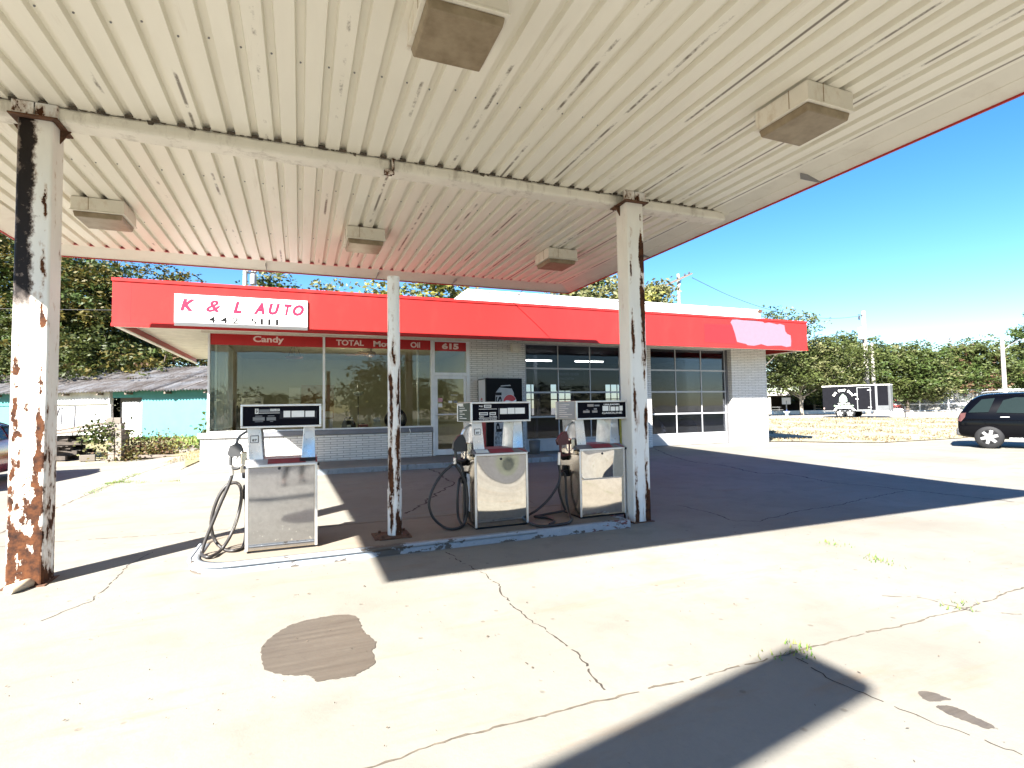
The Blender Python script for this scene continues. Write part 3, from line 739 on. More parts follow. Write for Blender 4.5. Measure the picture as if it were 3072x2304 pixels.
        for a,b in ((.52,.61),(.625,.795),(.81,.935)): card(a,b,.42,.72+.04*rg.random())
    elif v == 1:
        win('price_window', .21,.315,.79,.90,LCD,LETTER); win('gallons_window',.125,.255,.345,.45,LCD,LETTER); win('unit_window',.305,.395,.355,.45,LCD,LETTER)
        text('This Sale $', ix0+.112*iw,ix0+.178*iw,iz0+.79*ih,iz0+.90*ih,yq-.001,LETTER,df,.02,name='print')
        text('Gallons', ix0+.115*iw,ix0+.195*iw,iz0+.19*ih,iz0+.27*ih,yq-.001,LETTER,df,.02,name='print')
        text('Per Gallon', ix0+.295*iw,ix0+.42*iw,iz0+.19*ih,iz0+.28*ih,yq-.001,LETTER,df,.02,name='print')
        text('Turn Off Engine', ix0+.115*iw,ix0+.275*iw,iz0+.015*ih,iz0+.09*ih,yq-.001,LETTER,df,.02,name='print')
        text('No Smoking', ix0+.295*iw,ix0+.42*iw,iz0+.01*ih,iz0+.09*ih,yq-.001,LETTER,df,.02,name='print')
        win('print_line', .11,.425,.66,.685,LETTER); win('print_line', .11,.425,.125,.15,LETTER); win('divider', .455,.462,.05,.72,GREY)
        for a,b in ((.48,.605),(.615,.74),(.75,.925)): win('paper_card', a,b,.36,.70+.03*rg.random(),PAPER)
    else:
        win('price_window', .205,.33,.72,.88,M('dusty_display',(.27,.24,.22),.5)); win('gallons_window',.115,.245,.33,.47,M('dusty_display',(.27,.24,.22),.5)); win('unit_window',.30,.405,.33,.47,M('dusty_display',(.27,.24,.22),.5))
        win('print_line', .175,.215,.50,.54,GREY); win('print_line', .335,.395,.52,.62,GREY); win('print_line', .35,.45,.74,.84,GREY)
        text('UNLEADED', ix0+.54*iw,ix0+.87*iw,iz0+.80*ih,iz0+.90*ih,yq-.001,LETTER,df,.03,name='print')
        text('GASOLINE', ix0+.50*iw,ix0+.92*iw,iz0+.23*ih,iz0+.36*ih,yq-.001,LETTER,df,.01,name='print')
        for a,b in ((.515,.635),(.655,.67),(.685,.775),(.79,.85),(.87,.935)): win('paper_card', a,b,.43,.70+.06*rg.random(),PAPER)
    # decal on the end of the head
    sx = hx0+.0015
    dm = (flat('green_decal',(.055,.075,.06),.5), flat('green_decal',(.055,.075,.06),.5), flat('grey_decal',(.33,.34,.36),.5))[v]
    q = MB(); q.quad((sx,hy0+.05,hz0+.012),(sx,hy1-.05,hz0+.012),(sx,hy1-.05,hz1-.012),(sx,hy0+.05,hz1-.012)); dc_ = q.build('end_decal', dm, hd)
    q = MB(); zz = hz1-.05
    if v != 2: q.quad((sx-.001,.28,hz1-.04),(sx-.001,.5,hz1-.04),(sx-.001,.5,hz1-.014),(sx-.001,.28,hz1-.014))
    while zz > hz0+.03:
        w = rg.uniform(.12,.36); q.quad((sx-.001,.44-w,zz),(sx-.001,.44,zz),(sx-.001,.44,zz+.008),(sx-.001,.44-w,zz+.008)); zz -= rg.uniform(.018,.03)
    q.build('print', PAPER if v == 1 else LETTER, dc_)
    # nozzle hanging on the left flank
    nm_ = (M('nozzle_grey',(.045,.045,.046),.5), M('nozzle_black',(.012,.012,.013),.4), M('nozzle_dark_red',(.075,.012,.012),.45))[v]
    Pz = ([(-.09,1.095),(-.155,1.065),(-.178,.985),(-.150,.955),(-.035,.955),(-.032,1.02),(-.055,1.075)],
          [(-.10,1.105),(-.15,1.085),(-.205,1.02),(-.215,.94),(-.19,.90),(-.06,.90),(-.045,.96),(-.07,1.06)],
          [(-.10,1.10),(-.15,1.08),(-.20,1.03),(-.235,.98),(-.215,.92),(-.075,.93),(-.075,1.02)])[v]
    yn = .16
    m = MB(); m.prism(Pz,'y',yn-.03,yn+.03); nz = m.build('nozzle', nm_, r, bevel=.014)
    zb0 = .835 if v == 0 else .79
    lx = -.145 if v == 0 else -.175
    m = MB(); m.tube([(lx,yn,.97),(lx-.004,yn,.90),(lx+.004,yn,zb0+.02),(lx+.03,yn,zb0),(-.07,yn,zb0+.008),(-.048,yn,zb0+.04),(-.045,yn,.93),(-.05,yn,.98)], .017, 8)
    m.build('guard', nm_, nz)
    m = MB(); m.tube([(-.075,yn,.96),(-.105,yn,.92),(-.085,yn,.86),(-.072,yn,.845)], .007, 6); m.build('lever', STEEL, nz)
    m = MB(); m.tube([(-.10,yn,1.08),(-.075,yn,1.15),(-.03,yn,1.19),(.02,yn,1.215)], .013, 8)
    m.build('spout', STEEL if v else M('spout_grey',(.12,.12,.12),.5), nz)
    if v:
        m = MB(); m.tube([(-.098,yn,1.095),(-.085,yn,1.13),(-.068,yn,1.16)], .019, 10); m.build('spring', ALU, nz)
    # boot and fittings on the flank
    m = MB(); m.box(-.052,-.001,.05,.30,.80,HC+.02); m.box(-.05,-.001,.10,.24,.84,1.0); m.build('nozzle_boot', SIDE, r, bevel=.008)
    m = MB(); m.lathe((-.03,.36,.76), [(0,-.03),(.05,-.03),(.055,.0),(.05,.03),(0,.03)], 14, 0, 'x'); m.box(-.06,-.001,.30,.42,.50,.58); m.box(-.05,-.001,.33,.39,.58,.64)
    pieces(m,'hose_fitting', BLACK, r, .006)
    if v == 1:
        q = MB(); q.quad((-.0015,.18,.18),(-.0015,.33,.18),(-.0015,.33,.62),(-.0015,.18,.62)); d = q.build('side_decal', M('worn_decal',(.62,.64,.68),.5,var=.6,scale=14), r)
    for hp in hoses:
        m = MB(); m.tube([(a-off.x, b-off.y, c-off.z) for a,b,c in hp], .0165, 8, 0, 5); hs = m.build('hose', HOSEM if v else HOSEG, r)
    # swivel at the hose end
    a = Vector(hoses[0][0])-off; b = Vector(hoses[0][1])-off
    m = MB(); m.cyl(a+Vector((0,0,.03)), b, .019, .02, 10); m.build('swivel', ALU, r)
    return r
def cl(h, y0=5.66, zmin=.124): return [(x, max(y,y0), max(z,zmin)) for x,y,z in h]
HOSE1 = [(-.645,6.09,.94),(-.637,6.1,.87),(-.669,6.1,.763),(-.743,6.1,.575),(-.816,6.1,.378),(-.873,6.1,.218),(-.893,6.07,.125),(-.838,5.90,.125),(-.78,5.90,.125),(-.724,6.1,.136),(-.639,6.1,.277),(-.584,6.2,.46),(-.557,6.2,.643),(-.575,6.2,.744),(-.62,6.2,.778),(-.697,6.2,.752),(-.767,6.2,.647),(-.82,6.2,.48),(-.829,6.2,.336),(-.79,6.2,.198),(-.692,6.106,.125),(-.596,6.05,.125),(-.532,6.2,.135),(-.515,6.25,.4),(-.53,6.29,.62)]
HOSE2 = [(1.70,6.09,.90),(1.70,6.1,.86),(1.76,6.1,.771),(1.83,6.1,.624),(1.85,6.1,.489),(1.85,6.1,.331),(1.84,6.12,.206),(1.785,6.108,.125),(1.642,5.995,.125),(1.558,6.12,.136),(1.451,6.12,.235),(1.402,6.12,.345),(1.395,6.12,.442),(1.437,6.12,.576),(1.531,6.12,.725),(1.625,6.12,.809),(1.702,6.12,.855),(1.79,6.25,.85),(1.835,6.25,.79),(1.855,6.25,.66),(1.86,6.25,.471),(1.86,6.25,.259),(1.85,6.25,.15),(1.80,6.148,.125),(1.78,6.25,.195),(1.77,6.25,.357),(1.775,6.25,.484),(1.80,6.27,.64),(1.83,6.29,.66)]
HOSE3 = [(3.075,6.09,.90),(3.071,6.1,.774),(3.085,6.1,.636),(3.052,6.1,.523),(2.956,6.1,.394),(2.853,6.1,.297),(2.743,6.1,.224),(2.66,6.15,.165),(2.585,6.12,.125),(2.572,5.884,.125),(2.583,5.734,.125),(2.65,5.67,.125),(2.72,5.665,.125),(2.83,5.67,.125),(2.96,5.70,.125),(3.10,5.86,.125),(3.20,6.10,.154),(3.22,6.2,.306),(3.225,6.22,.46),(3.22,6.22,.594),(3.19,6.22,.652),(3.15,6.2,.632),(3.12,6.2,.55),(3.115,6.2,.435),(3.15,6.2,.3),(3.20,6.2,.172)]
HOSE3B = [(3.20,6.2,.17),(3.12,6.25,.147),(3.0,6.25,.14),(2.83,6.2,.135),(2.762,6.2,.129),(2.823,6.152,.125),(2.896,6.075,.125),(2.893,5.917,.125),(2.831,5.80,.125),(2.74,5.72,.125)]
pump(-.50, 'dull grey fuel pump with grey nozzle, standing in full sun', 0, [cl(HOSE1)])
pump(1.888, 'polished fuel pump with black nozzle and 87 sign, in front of the drinks machine', 1, [cl(HOSE2)])
pump(3.27, 'polished fuel pump with dark red nozzle beside the rust streaked column', 2, [cl(HOSE3), cl(HOSE3B)])

# ------------------------------------------------------------------ station building
def brick(name, c1, c2, mo, w=.30, h=.0555, ms=.006):
    t = NT(name); X = t.xyz()
    cmb = t.n('ShaderNodeCombineXYZ'); t.plug(t.math('ADD', X[0], X[1]), cmb.inputs[0]); t.plug(X[2], cmb.inputs[1])
    b = t.n('ShaderNodeTexBrick'); t.plug(cmb.outputs[0], b.inputs['Vector']); b.inputs['Scale'].default_value = 1
    b.inputs['Brick Width'].default_value = w; b.inputs['Row Height'].default_value = h; b.inputs['Mortar Size'].default_value = ms; b.inputs['Mortar Smooth'].default_value = .25
    b.inputs['Bias'].default_value = 0
    t.plug(c1, b.inputs['Color1']); t.plug(c2, b.inputs['Color2']); t.plug(mo, b.inputs['Mortar'])
    n = t.noise(5, 8, .66); c = t.mix(t.math('MULTIPLY', t.ramp(n,.45,.7), .3), b.outputs['Color'], sc(c2,.72))
    t.col(c); t.set(.72, 0, .3)
    t.bump(t.math('ADD', t.math('MULTIPLY', b.outputs['Fac'], -1), t.math('MULTIPLY', t.noise(30,5,.6), .15)), .9, .012)
    return t.mat
BRK = brick('painted_roman_brick', (.74,.72,.69), (.66,.64,.61), (.27,.25,.235))
WYF = 13.63
st = thing('service_station', 'low white brick service station with wide red fascia, shop window and two glazed garage doors', 'building', (6.4,13.63,.2))
WALLIN = M('interior_wall', (.44,.41,.28), .8, var=.1, scale=1)
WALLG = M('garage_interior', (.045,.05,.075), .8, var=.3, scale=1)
TRIM = M('header_trim', (.62,.58,.50), .6, var=.12, scale=5, dirt=.4, dcol=(.36,.32,.26))
ZB, ZT = .02, 3.40
m = MB()
m.box(-2.06,3.20,WYF,WYF+.2,ZB,.93)                       # under the shop window
m.box(4.245,5.86,WYF,WYF+.3,ZB,ZT); m.box(9.22,10.10,WYF,WYF+.3,ZB,ZT); m.box(13.33,14.87,WYF,WYF+.3,ZB,ZT)
m.box(14.57,14.867,WYF+.3,20.6,ZB,ZT)                     # right flank
m.box(-2.06,-1.86,WYF+.2,20.6,ZB,.93); m.box(-2.06,-1.86,17.2,20.6,.93,ZT)
pieces(m,'brick_wall', BRK, st)
m = MB()                                                   # back wall with window openings
m.box(-1.86,5.2,20.3,20.6,ZB,ZT)
for a,b in ((5.2,8.3),(9.4,9.9),(11.0,12.6),(13.6,14.57)): m.box(a,b,20.3,20.6,ZB,ZT)
for a,b in ((8.3,9.4),(9.9,11.0),(12.6,13.6)): m.box(a,b,20.3,20.6,ZB,1.2); m.box(a,b,20.3,20.6,2.5,ZT)
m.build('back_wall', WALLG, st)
m = MB()
for a,b in ((8.3,9.4),(9.9,11.0),(12.6,13.6)):
    for k in (1,2): m.box(a+(b-a)*k/3-.015,a+(b-a)*k/3+.015,20.4,20.44,1.2,2.5)
    m.box(a,b,20.4,20.44,1.83,1.87)
m.build('back_window_bars', ALUW, st)
m = MB(); m.box(-1.86,5.05,WYF+.2,20.3,.20,.295); m.build('shop_floor', M('vinyl_floor',(.20,.18,.14),.5,var=.15), st)
m = MB(); m.box(5.2,14.57,13.9,20.3,.10,.235); m.build('garage_floor', M('garage_slab',(.20,.19,.18),.55,var=.4,dirt=.6,dcol=(.05,.045,.04)), st)
m = MB(); m.box(-1.86,5.05,13.75,20.3,3.36,3.399); m.build('shop_ceiling', M('shop_ceiling_paint',(.55,.50,.36),.8,var=.1), st)
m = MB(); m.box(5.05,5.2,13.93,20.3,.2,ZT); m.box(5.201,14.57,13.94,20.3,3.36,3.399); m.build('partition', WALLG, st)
m = MB(); m.box(-1.86,5.05,20.2,20.298,.29,3.36); m.box(-1.855,-1.80,17.2,20.2,.29,3.36); m.box(4.99,5.049,13.95,20.2,.29,3.36); m.build('shop_lining', WALLIN, st)
# sill and headers
m = MB(); m.box(-2.10,-.9,WYF-.05,WYF+.2,.935,1.05); m.build('window_sill', M('sill_paint_white',(.72,.71,.70),.6,var=.1), st, bevel=.008)
m = MB(); m.box(-.898,3.22,WYF-.05,WYF+.2,.935,1.05); m.build('window_sill', M('sill_paint_grey',(.16,.165,.185),.6,var=.15), st, bevel=.008)
m = MB(); m.box(-2.06,4.245,WYF-.02,WYF+.18,3.315,ZT); m.box(5.86,9.22,WYF-.012,WYF+.25,3.33,ZT); m.box(10.1,13.33,WYF-.012,WYF+.25,3.345,ZT); pieces(m,'header', TRIM, st, .006)
# shop window
f = MB()
for a,b in ((-1.93,-1.885),(.52,.575),(3.185,3.225)): f.box(a,b,WYF+.0,WYF+.10,1.052,3.314)
f.box(-1.885,.52,WYF+.01,WYF+.09,1.052,1.09); f.box(.575,3.185,WYF+.01,WYF+.09,1.052,1.09)
for yy in (14.6,15.7,17.15): f.box(-1.93,-1.88,yy,yy+.05,.935,3.36)
f.box(-1.92,-1.89,13.75,17.15,1.0,1.05)
sw = f.build('shop_window', ALUW, st, bevel=.004)
m = MB(); m.box(-1.885,.52,WYF+.045,WYF+.051,1.09,3.314); m.box(.575,3.185,WYF+.045,WYF+.051,1.09,3.314); m.box(-1.908,-1.902,13.75,17.15,1.05,3.36); pieces(m,'pane', GLASS, sw)
m = MB(); m.box(-1.885,.52,WYF+.028,WYF+.0435,3.06,3.313); m.box(.575,3.185,WYF+.028,WYF+.0435,3.065,3.313); bd = pieces(m,'red_band', REDV, sw)[0]
PINKL = flat('pale_letters', (.74,.58,.55), .5)
yb = WYF+.0265
text('Candy', -1.01,-.35,3.10,3.29,yb,PINKL,sw,.03)
text('TOTAL', .83,1.49,3.12,3.262,yb,PINKL,sw,.03); text('Motor', 1.725,2.38,3.112,3.26,yb,PINKL,sw,.03); text('Oil', 2.66,2.91,3.112,3.262,yb,PINKL,sw,.03)
# vertical blinds behind the side glass
m = MB()
for k in range(22): m.obox((-1.80,13.95+k*.145,2.2),(.012,.10,2.2),Matrix.Rotation(R_(28+rnd.uniform(-8,8)),3,'Z'))
m.build('side_blinds', M('blind_slat',(.60,.62,.60),.6,var=.08), st)
# door unit
f = MB(); f.box(3.228,3.29,WYF,WYF+.10,.30,3.314); f.box(4.155,4.243,WYF,WYF+.10,.30,3.314); f.box(3.29,4.155,WYF,WYF+.10,2.39,2.475); f.box(3.29,4.155,WYF+.005,WYF+.09,3.285,3.314)
df_ = f.build('door_frame', ALUW, st, bevel=.004)
m = MB(); m.box(3.29,4.155,WYF+.045,WYF+.05,2.475,3.285); m.build('pane', GLASS, df_)
m = MB(); m.box(3.29,4.155,WYF+.028,WYF+.0435,3.05,3.284); bd2 = m.build('red_band', REDV, df_); text('615', 3.49,3.95,3.095,3.258,yb,PINKL,df_,.055)
f = MB(); f.box(3.296,3.365,WYF+.03,WYF+.08,.31,2.385); f.box(4.08,4.15,WYF+.03,WYF+.08,.31,2.385); f.box(3.365,4.08,WYF+.03,WYF+.08,2.31,2.385); f.box(3.365,4.08,WYF+.03,WYF+.08,.31,.46)
dr = f.build('door', ALUW, st, bevel=.004)
m = MB(); m.box(3.365,4.08,WYF+.05,WYF+.056,.46,2.31); m.build('pane', GLASS, dr)
m = MB(); m.cyl((3.31,WYF-.03,1.37),(4.13,WYF-.03,1.37),.019,None,10); m.cyl((3.32,WYF-.03,1.37),(3.32,WYF+.03,1.37),.014); m.cyl((4.12,WYF-.03,1.37),(4.12,WYF+.03,1.37),.014); m.build('push_bar', ALUW, dr)
m = MB(); m.box(3.375,3.50,WYF+.0475,WYF+.0495,1.70,1.80,0); m.box(3.38,3.49,WYF+.0475,WYF+.0495,1.56,1.66,1); m.box(3.66,3.76,WYF+.0475,WYF+.0495,1.67,1.73,1); m.box(3.79,3.90,WYF+.0475,WYF+.0495,1.67,1.73,2); m.box(3.72,3.92,WYF+.0475,WYF+.0495,1.875,1.89,1)
pieces(m,'sticker', [flat('pink_sticker',(.5,.25,.27)), PAPER, GREY], dr)
# garage doors
def garage(x0, x1, zbot, label):
    y = 13.84; g = MB(); rails = (3.33,2.635,1.945,1.245,.60); w = (x1-x0)
    cols = [x0+.03]+[x0+w*k/3 for k in (1,2)]+[x1-.03]
    for z in rails: g.box(x0,x1,y-.022,y+.02,z-.024,z+.024)
    for k,c in enumerate(cols):
        for za,zb in zip(rails[1:],rails[:-1]): g.box(c-.015,c+.015,y-.018,y+.016,za+.024,zb-.024)
    g.box(x0,x1,y-.02,y+.02,zbot,.57); g.box(x0+.04,x1-.04,y-.028,y-.0205,zbot+.07,.53)
    d = g.build('garage_door', M('garage_door_paint',(.40,.40,.41),.5,.1,var=.1,dirt=.3,dcol=(.3,.3,.32)), st, bevel=.004)
    for r_ in range(4):
        for c in range(3):
            q = MB(); q.box(cols[c]+.0155,cols[c+1]-.0155,y-.002,y+.004,rails[r_+1]+.0245,rails[r_]-.0245); q.build('pane', GLASSD, d)
    return d
g1 = garage(5.93,9.12,.265,'a'); g2 = garage(10.17,13.25,.25,'b')
m = MB(); 
for a,b in ((5.865,5.925),(9.125,9.215),(10.105,10.165),(13.255,13.325)): m.box(a,b,13.80,13.93,.2,3.33)
pieces(m,'garage_jamb', M('jamb_paint',(.12,.12,.125),.6), st)
# printed notice inside the first garage door
nb = flat('notice_black',(.012,.012,.014),.6); nw = flat('notice_letters',(.42,.42,.40),.6)
m = MB(); m.box(6.93,7.85,13.848,13.856,1.99,2.58); nt = m.build('window_notice', nb, g1)
def nt_(s,a,b,c,d): text(s,a,b,c,d,13.8465,nw,nt,.01)
nt_('PROVIDING YOU WITH',7.05,7.68,2.44,2.52); nt_('New & Used Tires',7.08,7.52,2.32,2.39); nt_('Tire',7.08,7.22,2.22,2.28); nt_('Tire Repair',7.08,7.40,2.12,2.18)
m = MB()
for z in (2.345,2.245,2.145): m.box(7.02,7.045,13.845,13.8475,z,z+.025)
pieces(m,'bullet', nw, nt)
# roof: soffit, red fascia, raised box
FY, FX0, FX1, FZ0, FZ1 = 12.30, -3.37, 15.23, 3.218, 4.149
m = MB(); m.box(FX0+.03,FX1-.03,FY+.03,21.2,3.402,3.46); m.build('soffit', M('eave_boards',(.66,.62,.52),.7,var=.14,scale=3,stretch=.3,dirt=.35,dcol=(.35,.3,.22)), st)
m = MB(); m.box(FX0+.06,FX1-.06,FY+.06,21.1,3.47,4.05); m.build('roof_deck', M('roof_felt',(.35,.34,.33),.9), st)
m = MB()
m.box(FX0,FX1,FY,FY+.025,FZ0,FZ1); m.box(FX0,FX0+.025,FY+.026,21.2,FZ0,FZ1); m.box(FX1-.025,FX1,FY+.026,21.2,FZ0,FZ1)
m.box(FX0-.015,FX1+.015,FY-.018,FY-.001,FZ1-.055,FZ1+.012); m.box(FX0-.012,FX1+.012,FY-.014,FY-.001,FZ0-.012,FZ0+.055)
fa = m.build('red_fascia', RED, st, bevel=.004)
m = MB(); m.box(FX0+.30,FX0+.304,FY-.002,FY+.001,3.30,4.08); m.box(.163,.167,FY-.002,FY+.001,3.28,4.09); pieces(m,'panel_seam', flat('seam_red',(.38,.012,.015)), fa)
m = MB(); m.box(FX0+.025,FX0+.11,FY+.03,21.1,FZ0-.01,FZ0+.012); m.box(FX1-.11,FX1-.025,FY+.03,21.1,FZ0-.01,FZ0+.012); m.box(FX0+.12,FX1-.12,FY+.026,FY+.10,FZ0-.01,FZ0+.012)
pieces(m,'fascia_lip', M('lip_paint',(.66,.62,.55),.6,var=.1), fa)
m = MB(); m.quad((11.05,FY-.0025,3.36),(12.24,FY-.0025,3.33),(12.24,FY-.0025,3.92),(11.05,FY-.0025,3.90)); m.build('fresh_red_patch', flat('fresh_red',(.62,.015,.018),.4), fa)
pk = [(12.05,3.98),(12.12,4.07),(12.3,4.085),(12.6,4.07),(13.0,4.075),(13.35,4.06),(13.42,4.02),(13.6,4.05),(13.85,4.02),(13.95,4.00),(14.05,4.03),(14.25,3.99),(14.28,3.80),(14.36,3.72),(14.50,3.68),(14.52,3.50),(14.50,3.33),(14.3,3.30),(14.1,3.34),(13.8,3.33),(13.5,3.31),(13.25,3.36),(12.95,3.30),(12.7,3.31),(12.62,3.35),(12.45,3.37),(12.28,3.40),(12.22,3.62),(12.12,3.88)]
m = MB(); m.prism([(a,b) for a,b in pk],'y',FY-.0065,FY-.0035); m.build('pink_blotch', flat('pale_pink',(.20,.135,.175),.5), fa)  # retouching blotch over a brand sign, added here as a flat patch
m = MB()
m.prism([(4.12,4.06),(15.42,4.06),(15.42,4.86),(4.42,4.86)],'y',14.3,20.9)
rb = m.build('raised_roof', M('raised_roof_white',(.82,.81,.79),.5,var=.05), st)
m = MB(); m.box(4.40,15.46,14.27,20.92,4.86,4.90); m.build('roof_cap', M('roof_cap_white',(.80,.79,.77),.5,var=.05), rb, bevel=.006)
m = MB(); m.box(4.36,15.42,14.294,14.298,4.845,4.857); m.build('drip_line', DARK, rb)
m = MB(); m.box(15.30,15.46,14.26,14.4,4.80,4.905); m.build('rotten_corner', RUSTM, rb)
m = MB(); m.box(5.43,5.69,WYF-.13,WYF-.002,3.05,3.295); q = m.build('wall_lamp', M('old_white_plastic',(.66,.62,.54),.5), None, bevel=.015); tag(q, 'small square cream box fixed high on the brick pillar', 'wall lamp')

# shop sign
m = MB(); m.box(-2.33,.158,FY-.035,FY-.004,3.262,3.905); sg = m.build('shop_sign', M('sign_white',(.82,.82,.81),.4,var=.03), None, bevel=.004)
tag(sg, 'white sign board with red and black lettering on the red fascia', 'sign')
RL = flat('sign_red',(.70,.012,.05),.4)
ys = FY-.0365
for s,a,b in (('K',-2.235,-1.955),('&',-1.775,-1.50),('L',-1.285,-1.12),('A',-.905,-.685),('U',-.62,-.39),('T',-.315,-.155),('O',-.145,.085)):
    text(s,a,b,3.562,3.812,ys,RL,sg,.03 if s == '&' else .06,.28)
for s,a,b in (('4',-1.74,-1.60),('4',-1.52,-1.38),('2',-1.30,-1.18),('5',-.955,-.84),('1',-.77,-.72),('1',-.625,-.575),('1',-.475,-.425)): text(s,a,b,3.345,3.472,ys,BLACK,sg,.012)
m = MB(); m.box(-1.09,-1.04,ys-.001,ys+.001,3.398,3.408); m.build('lettering', BLACK, sg)

# wire from the canopy to the roof, and the hook left on the window sill
m = MB(); m.tube([(4.86,11.19,4.30),(4.93,11.8,4.245),(4.985,12.29,4.168)], .009, 6); tag(m.build('electric_cable', BLACK), 'short black cable running from the canopy edge to the red fascia', 'cable')
m = MB(); m.tube([(2.6,WYF-.06,1.02),(2.62,WYF-.09,.93),(2.57,WYF-.08,.86)], .012, 6); tag(m.build('wire_hook', PAPER), 'small white bent hook below the shop window sill', 'hook')

# ------------------------------------------------------------------ inside the shop
cf = thing('ceiling_fan', 'brown ceiling fan behind the shop window', 'ceiling fan', (1.9,15.6,3.36), local=True)
BR = M('fan_brown',(.10,.05,.025),.4)
m = MB(); m.cyl((0,0,0),(0,0,-.16),.022); m.lathe((0,0,-.26),[(0,.10),(.12,.09),(.15,.03),(.13,-.03),(.06,-.06),(0,-.09)],18); m.build('motor', BR, cf)
for k in range(5):
    a = R_(72*k+20); c,s = math.cos(a),math.sin(a); m = MB(); m.obox((c*.42,s*.42,-.25),(.58,.13,.012),Matrix.Rotation(a,3,'Z')@Matrix.Rotation(R_(12),3,'X')); m.build('blade', BR, cf)
fl = thing('floor_lamp', 'tall floor lamp with white bowl shade inside the shop', 'lamp', (1.52,15.4,.295), local=True)
m = MB(); m.cyl((0,0,0),(0,0,1.62),.012); m.lathe((0,0,0),[(0,0),(.13,0),(.13,.02),(.02,.04)],16); m.build('stand', DARK, fl)
bw = M('frosted_bowl',(.80,.78,.70),.3); m = MB(); m.lathe((0,0,1.62),[(.0,0),(.06,.01),(.12,.05),(.155,.12),(.15,.12),(.11,.06),(0,.02)],20); m.build('bowl_shade', bw, fl)
pl = bpy.data.lights.new('bulb_light','POINT'); pl.energy = 13; pl.color = (1,.93,.78); pl.shadow_soft_size = .06; plo = bpy.data.objects.new('bulb_light', pl); COL.objects.link(plo); plo.parent = fl; plo.location = (0,0,1.86)
m = MB(); m.lathe((0,0,1.68),[(0,0),(.03,.02),(.03,.05),(0,.07)],10); m.build('bulb', emis('lamp_glow',(1,.95,.8),3), fl)
bk = thing('hanging_tray', 'round wooden tray hanging on three chains in the shop window', 'hanging tray', (-.13,15.0,3.36), local=True)
m = MB(); m.lathe((0,0,-.46),[(0,0),(.20,0),(.22,.05),(.20,.05),(.19,.02),(0,.02)],20); m.build('tray', M('tray_wood',(.22,.07,.03),.5), bk)
m = MB()
for k in range(3): a = R_(120*k+30); m.cyl((.19*math.cos(a),.19*math.sin(a),-.42),(0,0,0),.007,None,6)
m.build('chain', DARK, bk)
cb = thing('filing_cabinet', 'dark filing cabinet standing at the back of the shop', 'cabinet', (-1.25,17.2,.295), local=True)
m = MB(); m.box(-.42,.42,-.25,.25,0,1.42); m.build('body', M('cabinet_dark',(.05,.05,.045),.5), cb, bevel=.01)
for k in range(3): m = MB(); m.box(-.39,.39,-.262,-.251,.06+k*.45,.48+k*.45); d = m.build('drawer', M('drawer_dark',(.07,.07,.06),.45), cb, bevel=.006); m = MB(); m.box(-.07,.07,-.28,-.262,.30+k*.45,.32+k*.45); m.build('handle', ALU, d)
m = MB(); m.box(-1.58,-1.0,17.05,17.4,1.717,1.94); pr = m.build('printer', M('printer_white',(.70,.69,.64),.5), None, bevel=.02); tag(pr, 'white printer on top of the dark filing cabinet', 'printer')
m = MB(); m.box(-1.2,-1.05,17.04,17.052,1.77,1.82); m.build('paper_slot', DARK, pr)
m = MB(); m.box(.05,1.15,20.15,20.198,1.25,2.45); pb_ = m.build('cork_board', M('cork',(.33,.20,.09),.8), None); tag(pb_, 'brown cork board with papers on the back wall of the shop', 'notice board')
m = MB()
for a,b,c,d in ((-.35,.02,1.95,2.35),(-.35,.02,1.5,1.9),(.2,.5,1.3,1.7),(.55,.85,1.55,1.95),(.8,1.1,1.28,1.5)): m.box(a,b,20.13,20.148,c,d)
pieces(m,'paper', PAPER, pb_)
tl = thing('tool_case', 'black plastic case with handle standing on the shop window ledge', 'case', (1.15,14.0,1.0), local=True)
m = MB(); m.prism([(-.18,0),(.18,0),(.16,.18),(.12,.26),(-.12,.26),(-.16,.18)],'y',-.08,.08); m.build('body', BLACK, tl, bevel=.02); m = MB(); m.tube([(-.09,0,.25),(-.08,0,.32),(.08,0,.32),(.09,0,.25)],.016); m.build('handle', BLACK, tl); m = MB(); m.box(-.05,.05,-.086,-.081,.10,.15); m.build('sticker', PAPER, tl)
m = MB(); m.lathe((.72,13.97,1.0),[(0,0),(.05,0),(.05,.30),(0,.31)],16); tag(m.build('paper_roll', M('pale_roll',(.50,.50,.58),.7)), 'upright pale paper roll on the shop window ledge', 'paper roll')
m = MB(); m.lathe((2.35,14.15,1.26),[(.14,-.08),(.27,-.08),(.29,-.04),(.29,.04),(.27,.08),(.14,.08),(.14,-.08)],26,0,'y'); tag(m.build('tyre', RUBBER), 'black tyre standing on the shop window ledge behind the pipe post', 'tyre')
m = MB(); m.box(1.38,1.62,13.92,14.10,1.0,1.16); q = m.build('red_tool_box', M('tool_red',(.25,.03,.03),.4), None, bevel=.01); tag(q, 'small dark red box on the window ledge beside the black case', 'tool box'); m = MB(); m.box(1.46,1.54,13.99,14.03,1.16,1.185); m.build('handle', BLACK, q)
jg = thing('drink_jug', 'beige jug with pale blue lid on the shop window ledge', 'jug', (1.85,14.02,1.0), local=True)
m = MB(); m.lathe((0,0,0),[(0,0),(.10,0),(.11,.10),(.09,.18),(.06,.22),(0,.22)],16); m.build('body', M('jug_beige',(.42,.40,.33),.5), jg); m = MB(); m.lathe((0,0,.22),[(0,0),(.085,0),(.085,.10),(0,.11)],16); m.build('lid', M('jug_blue',(.35,.42,.52),.5), jg)
m = MB(); m.box(-1.86,3.15,13.83,14.4,.94,.998); q = m.build('window_ledge', M('ledge_wood',(.16,.13,.09),.6), st)
m = MB(); m.cyl((2.98,14.3,.3),(2.98,14.3,3.36),.03); tag(m.build('inner_post', ALUW), 'slim white post inside the shop beside the door', 'post')
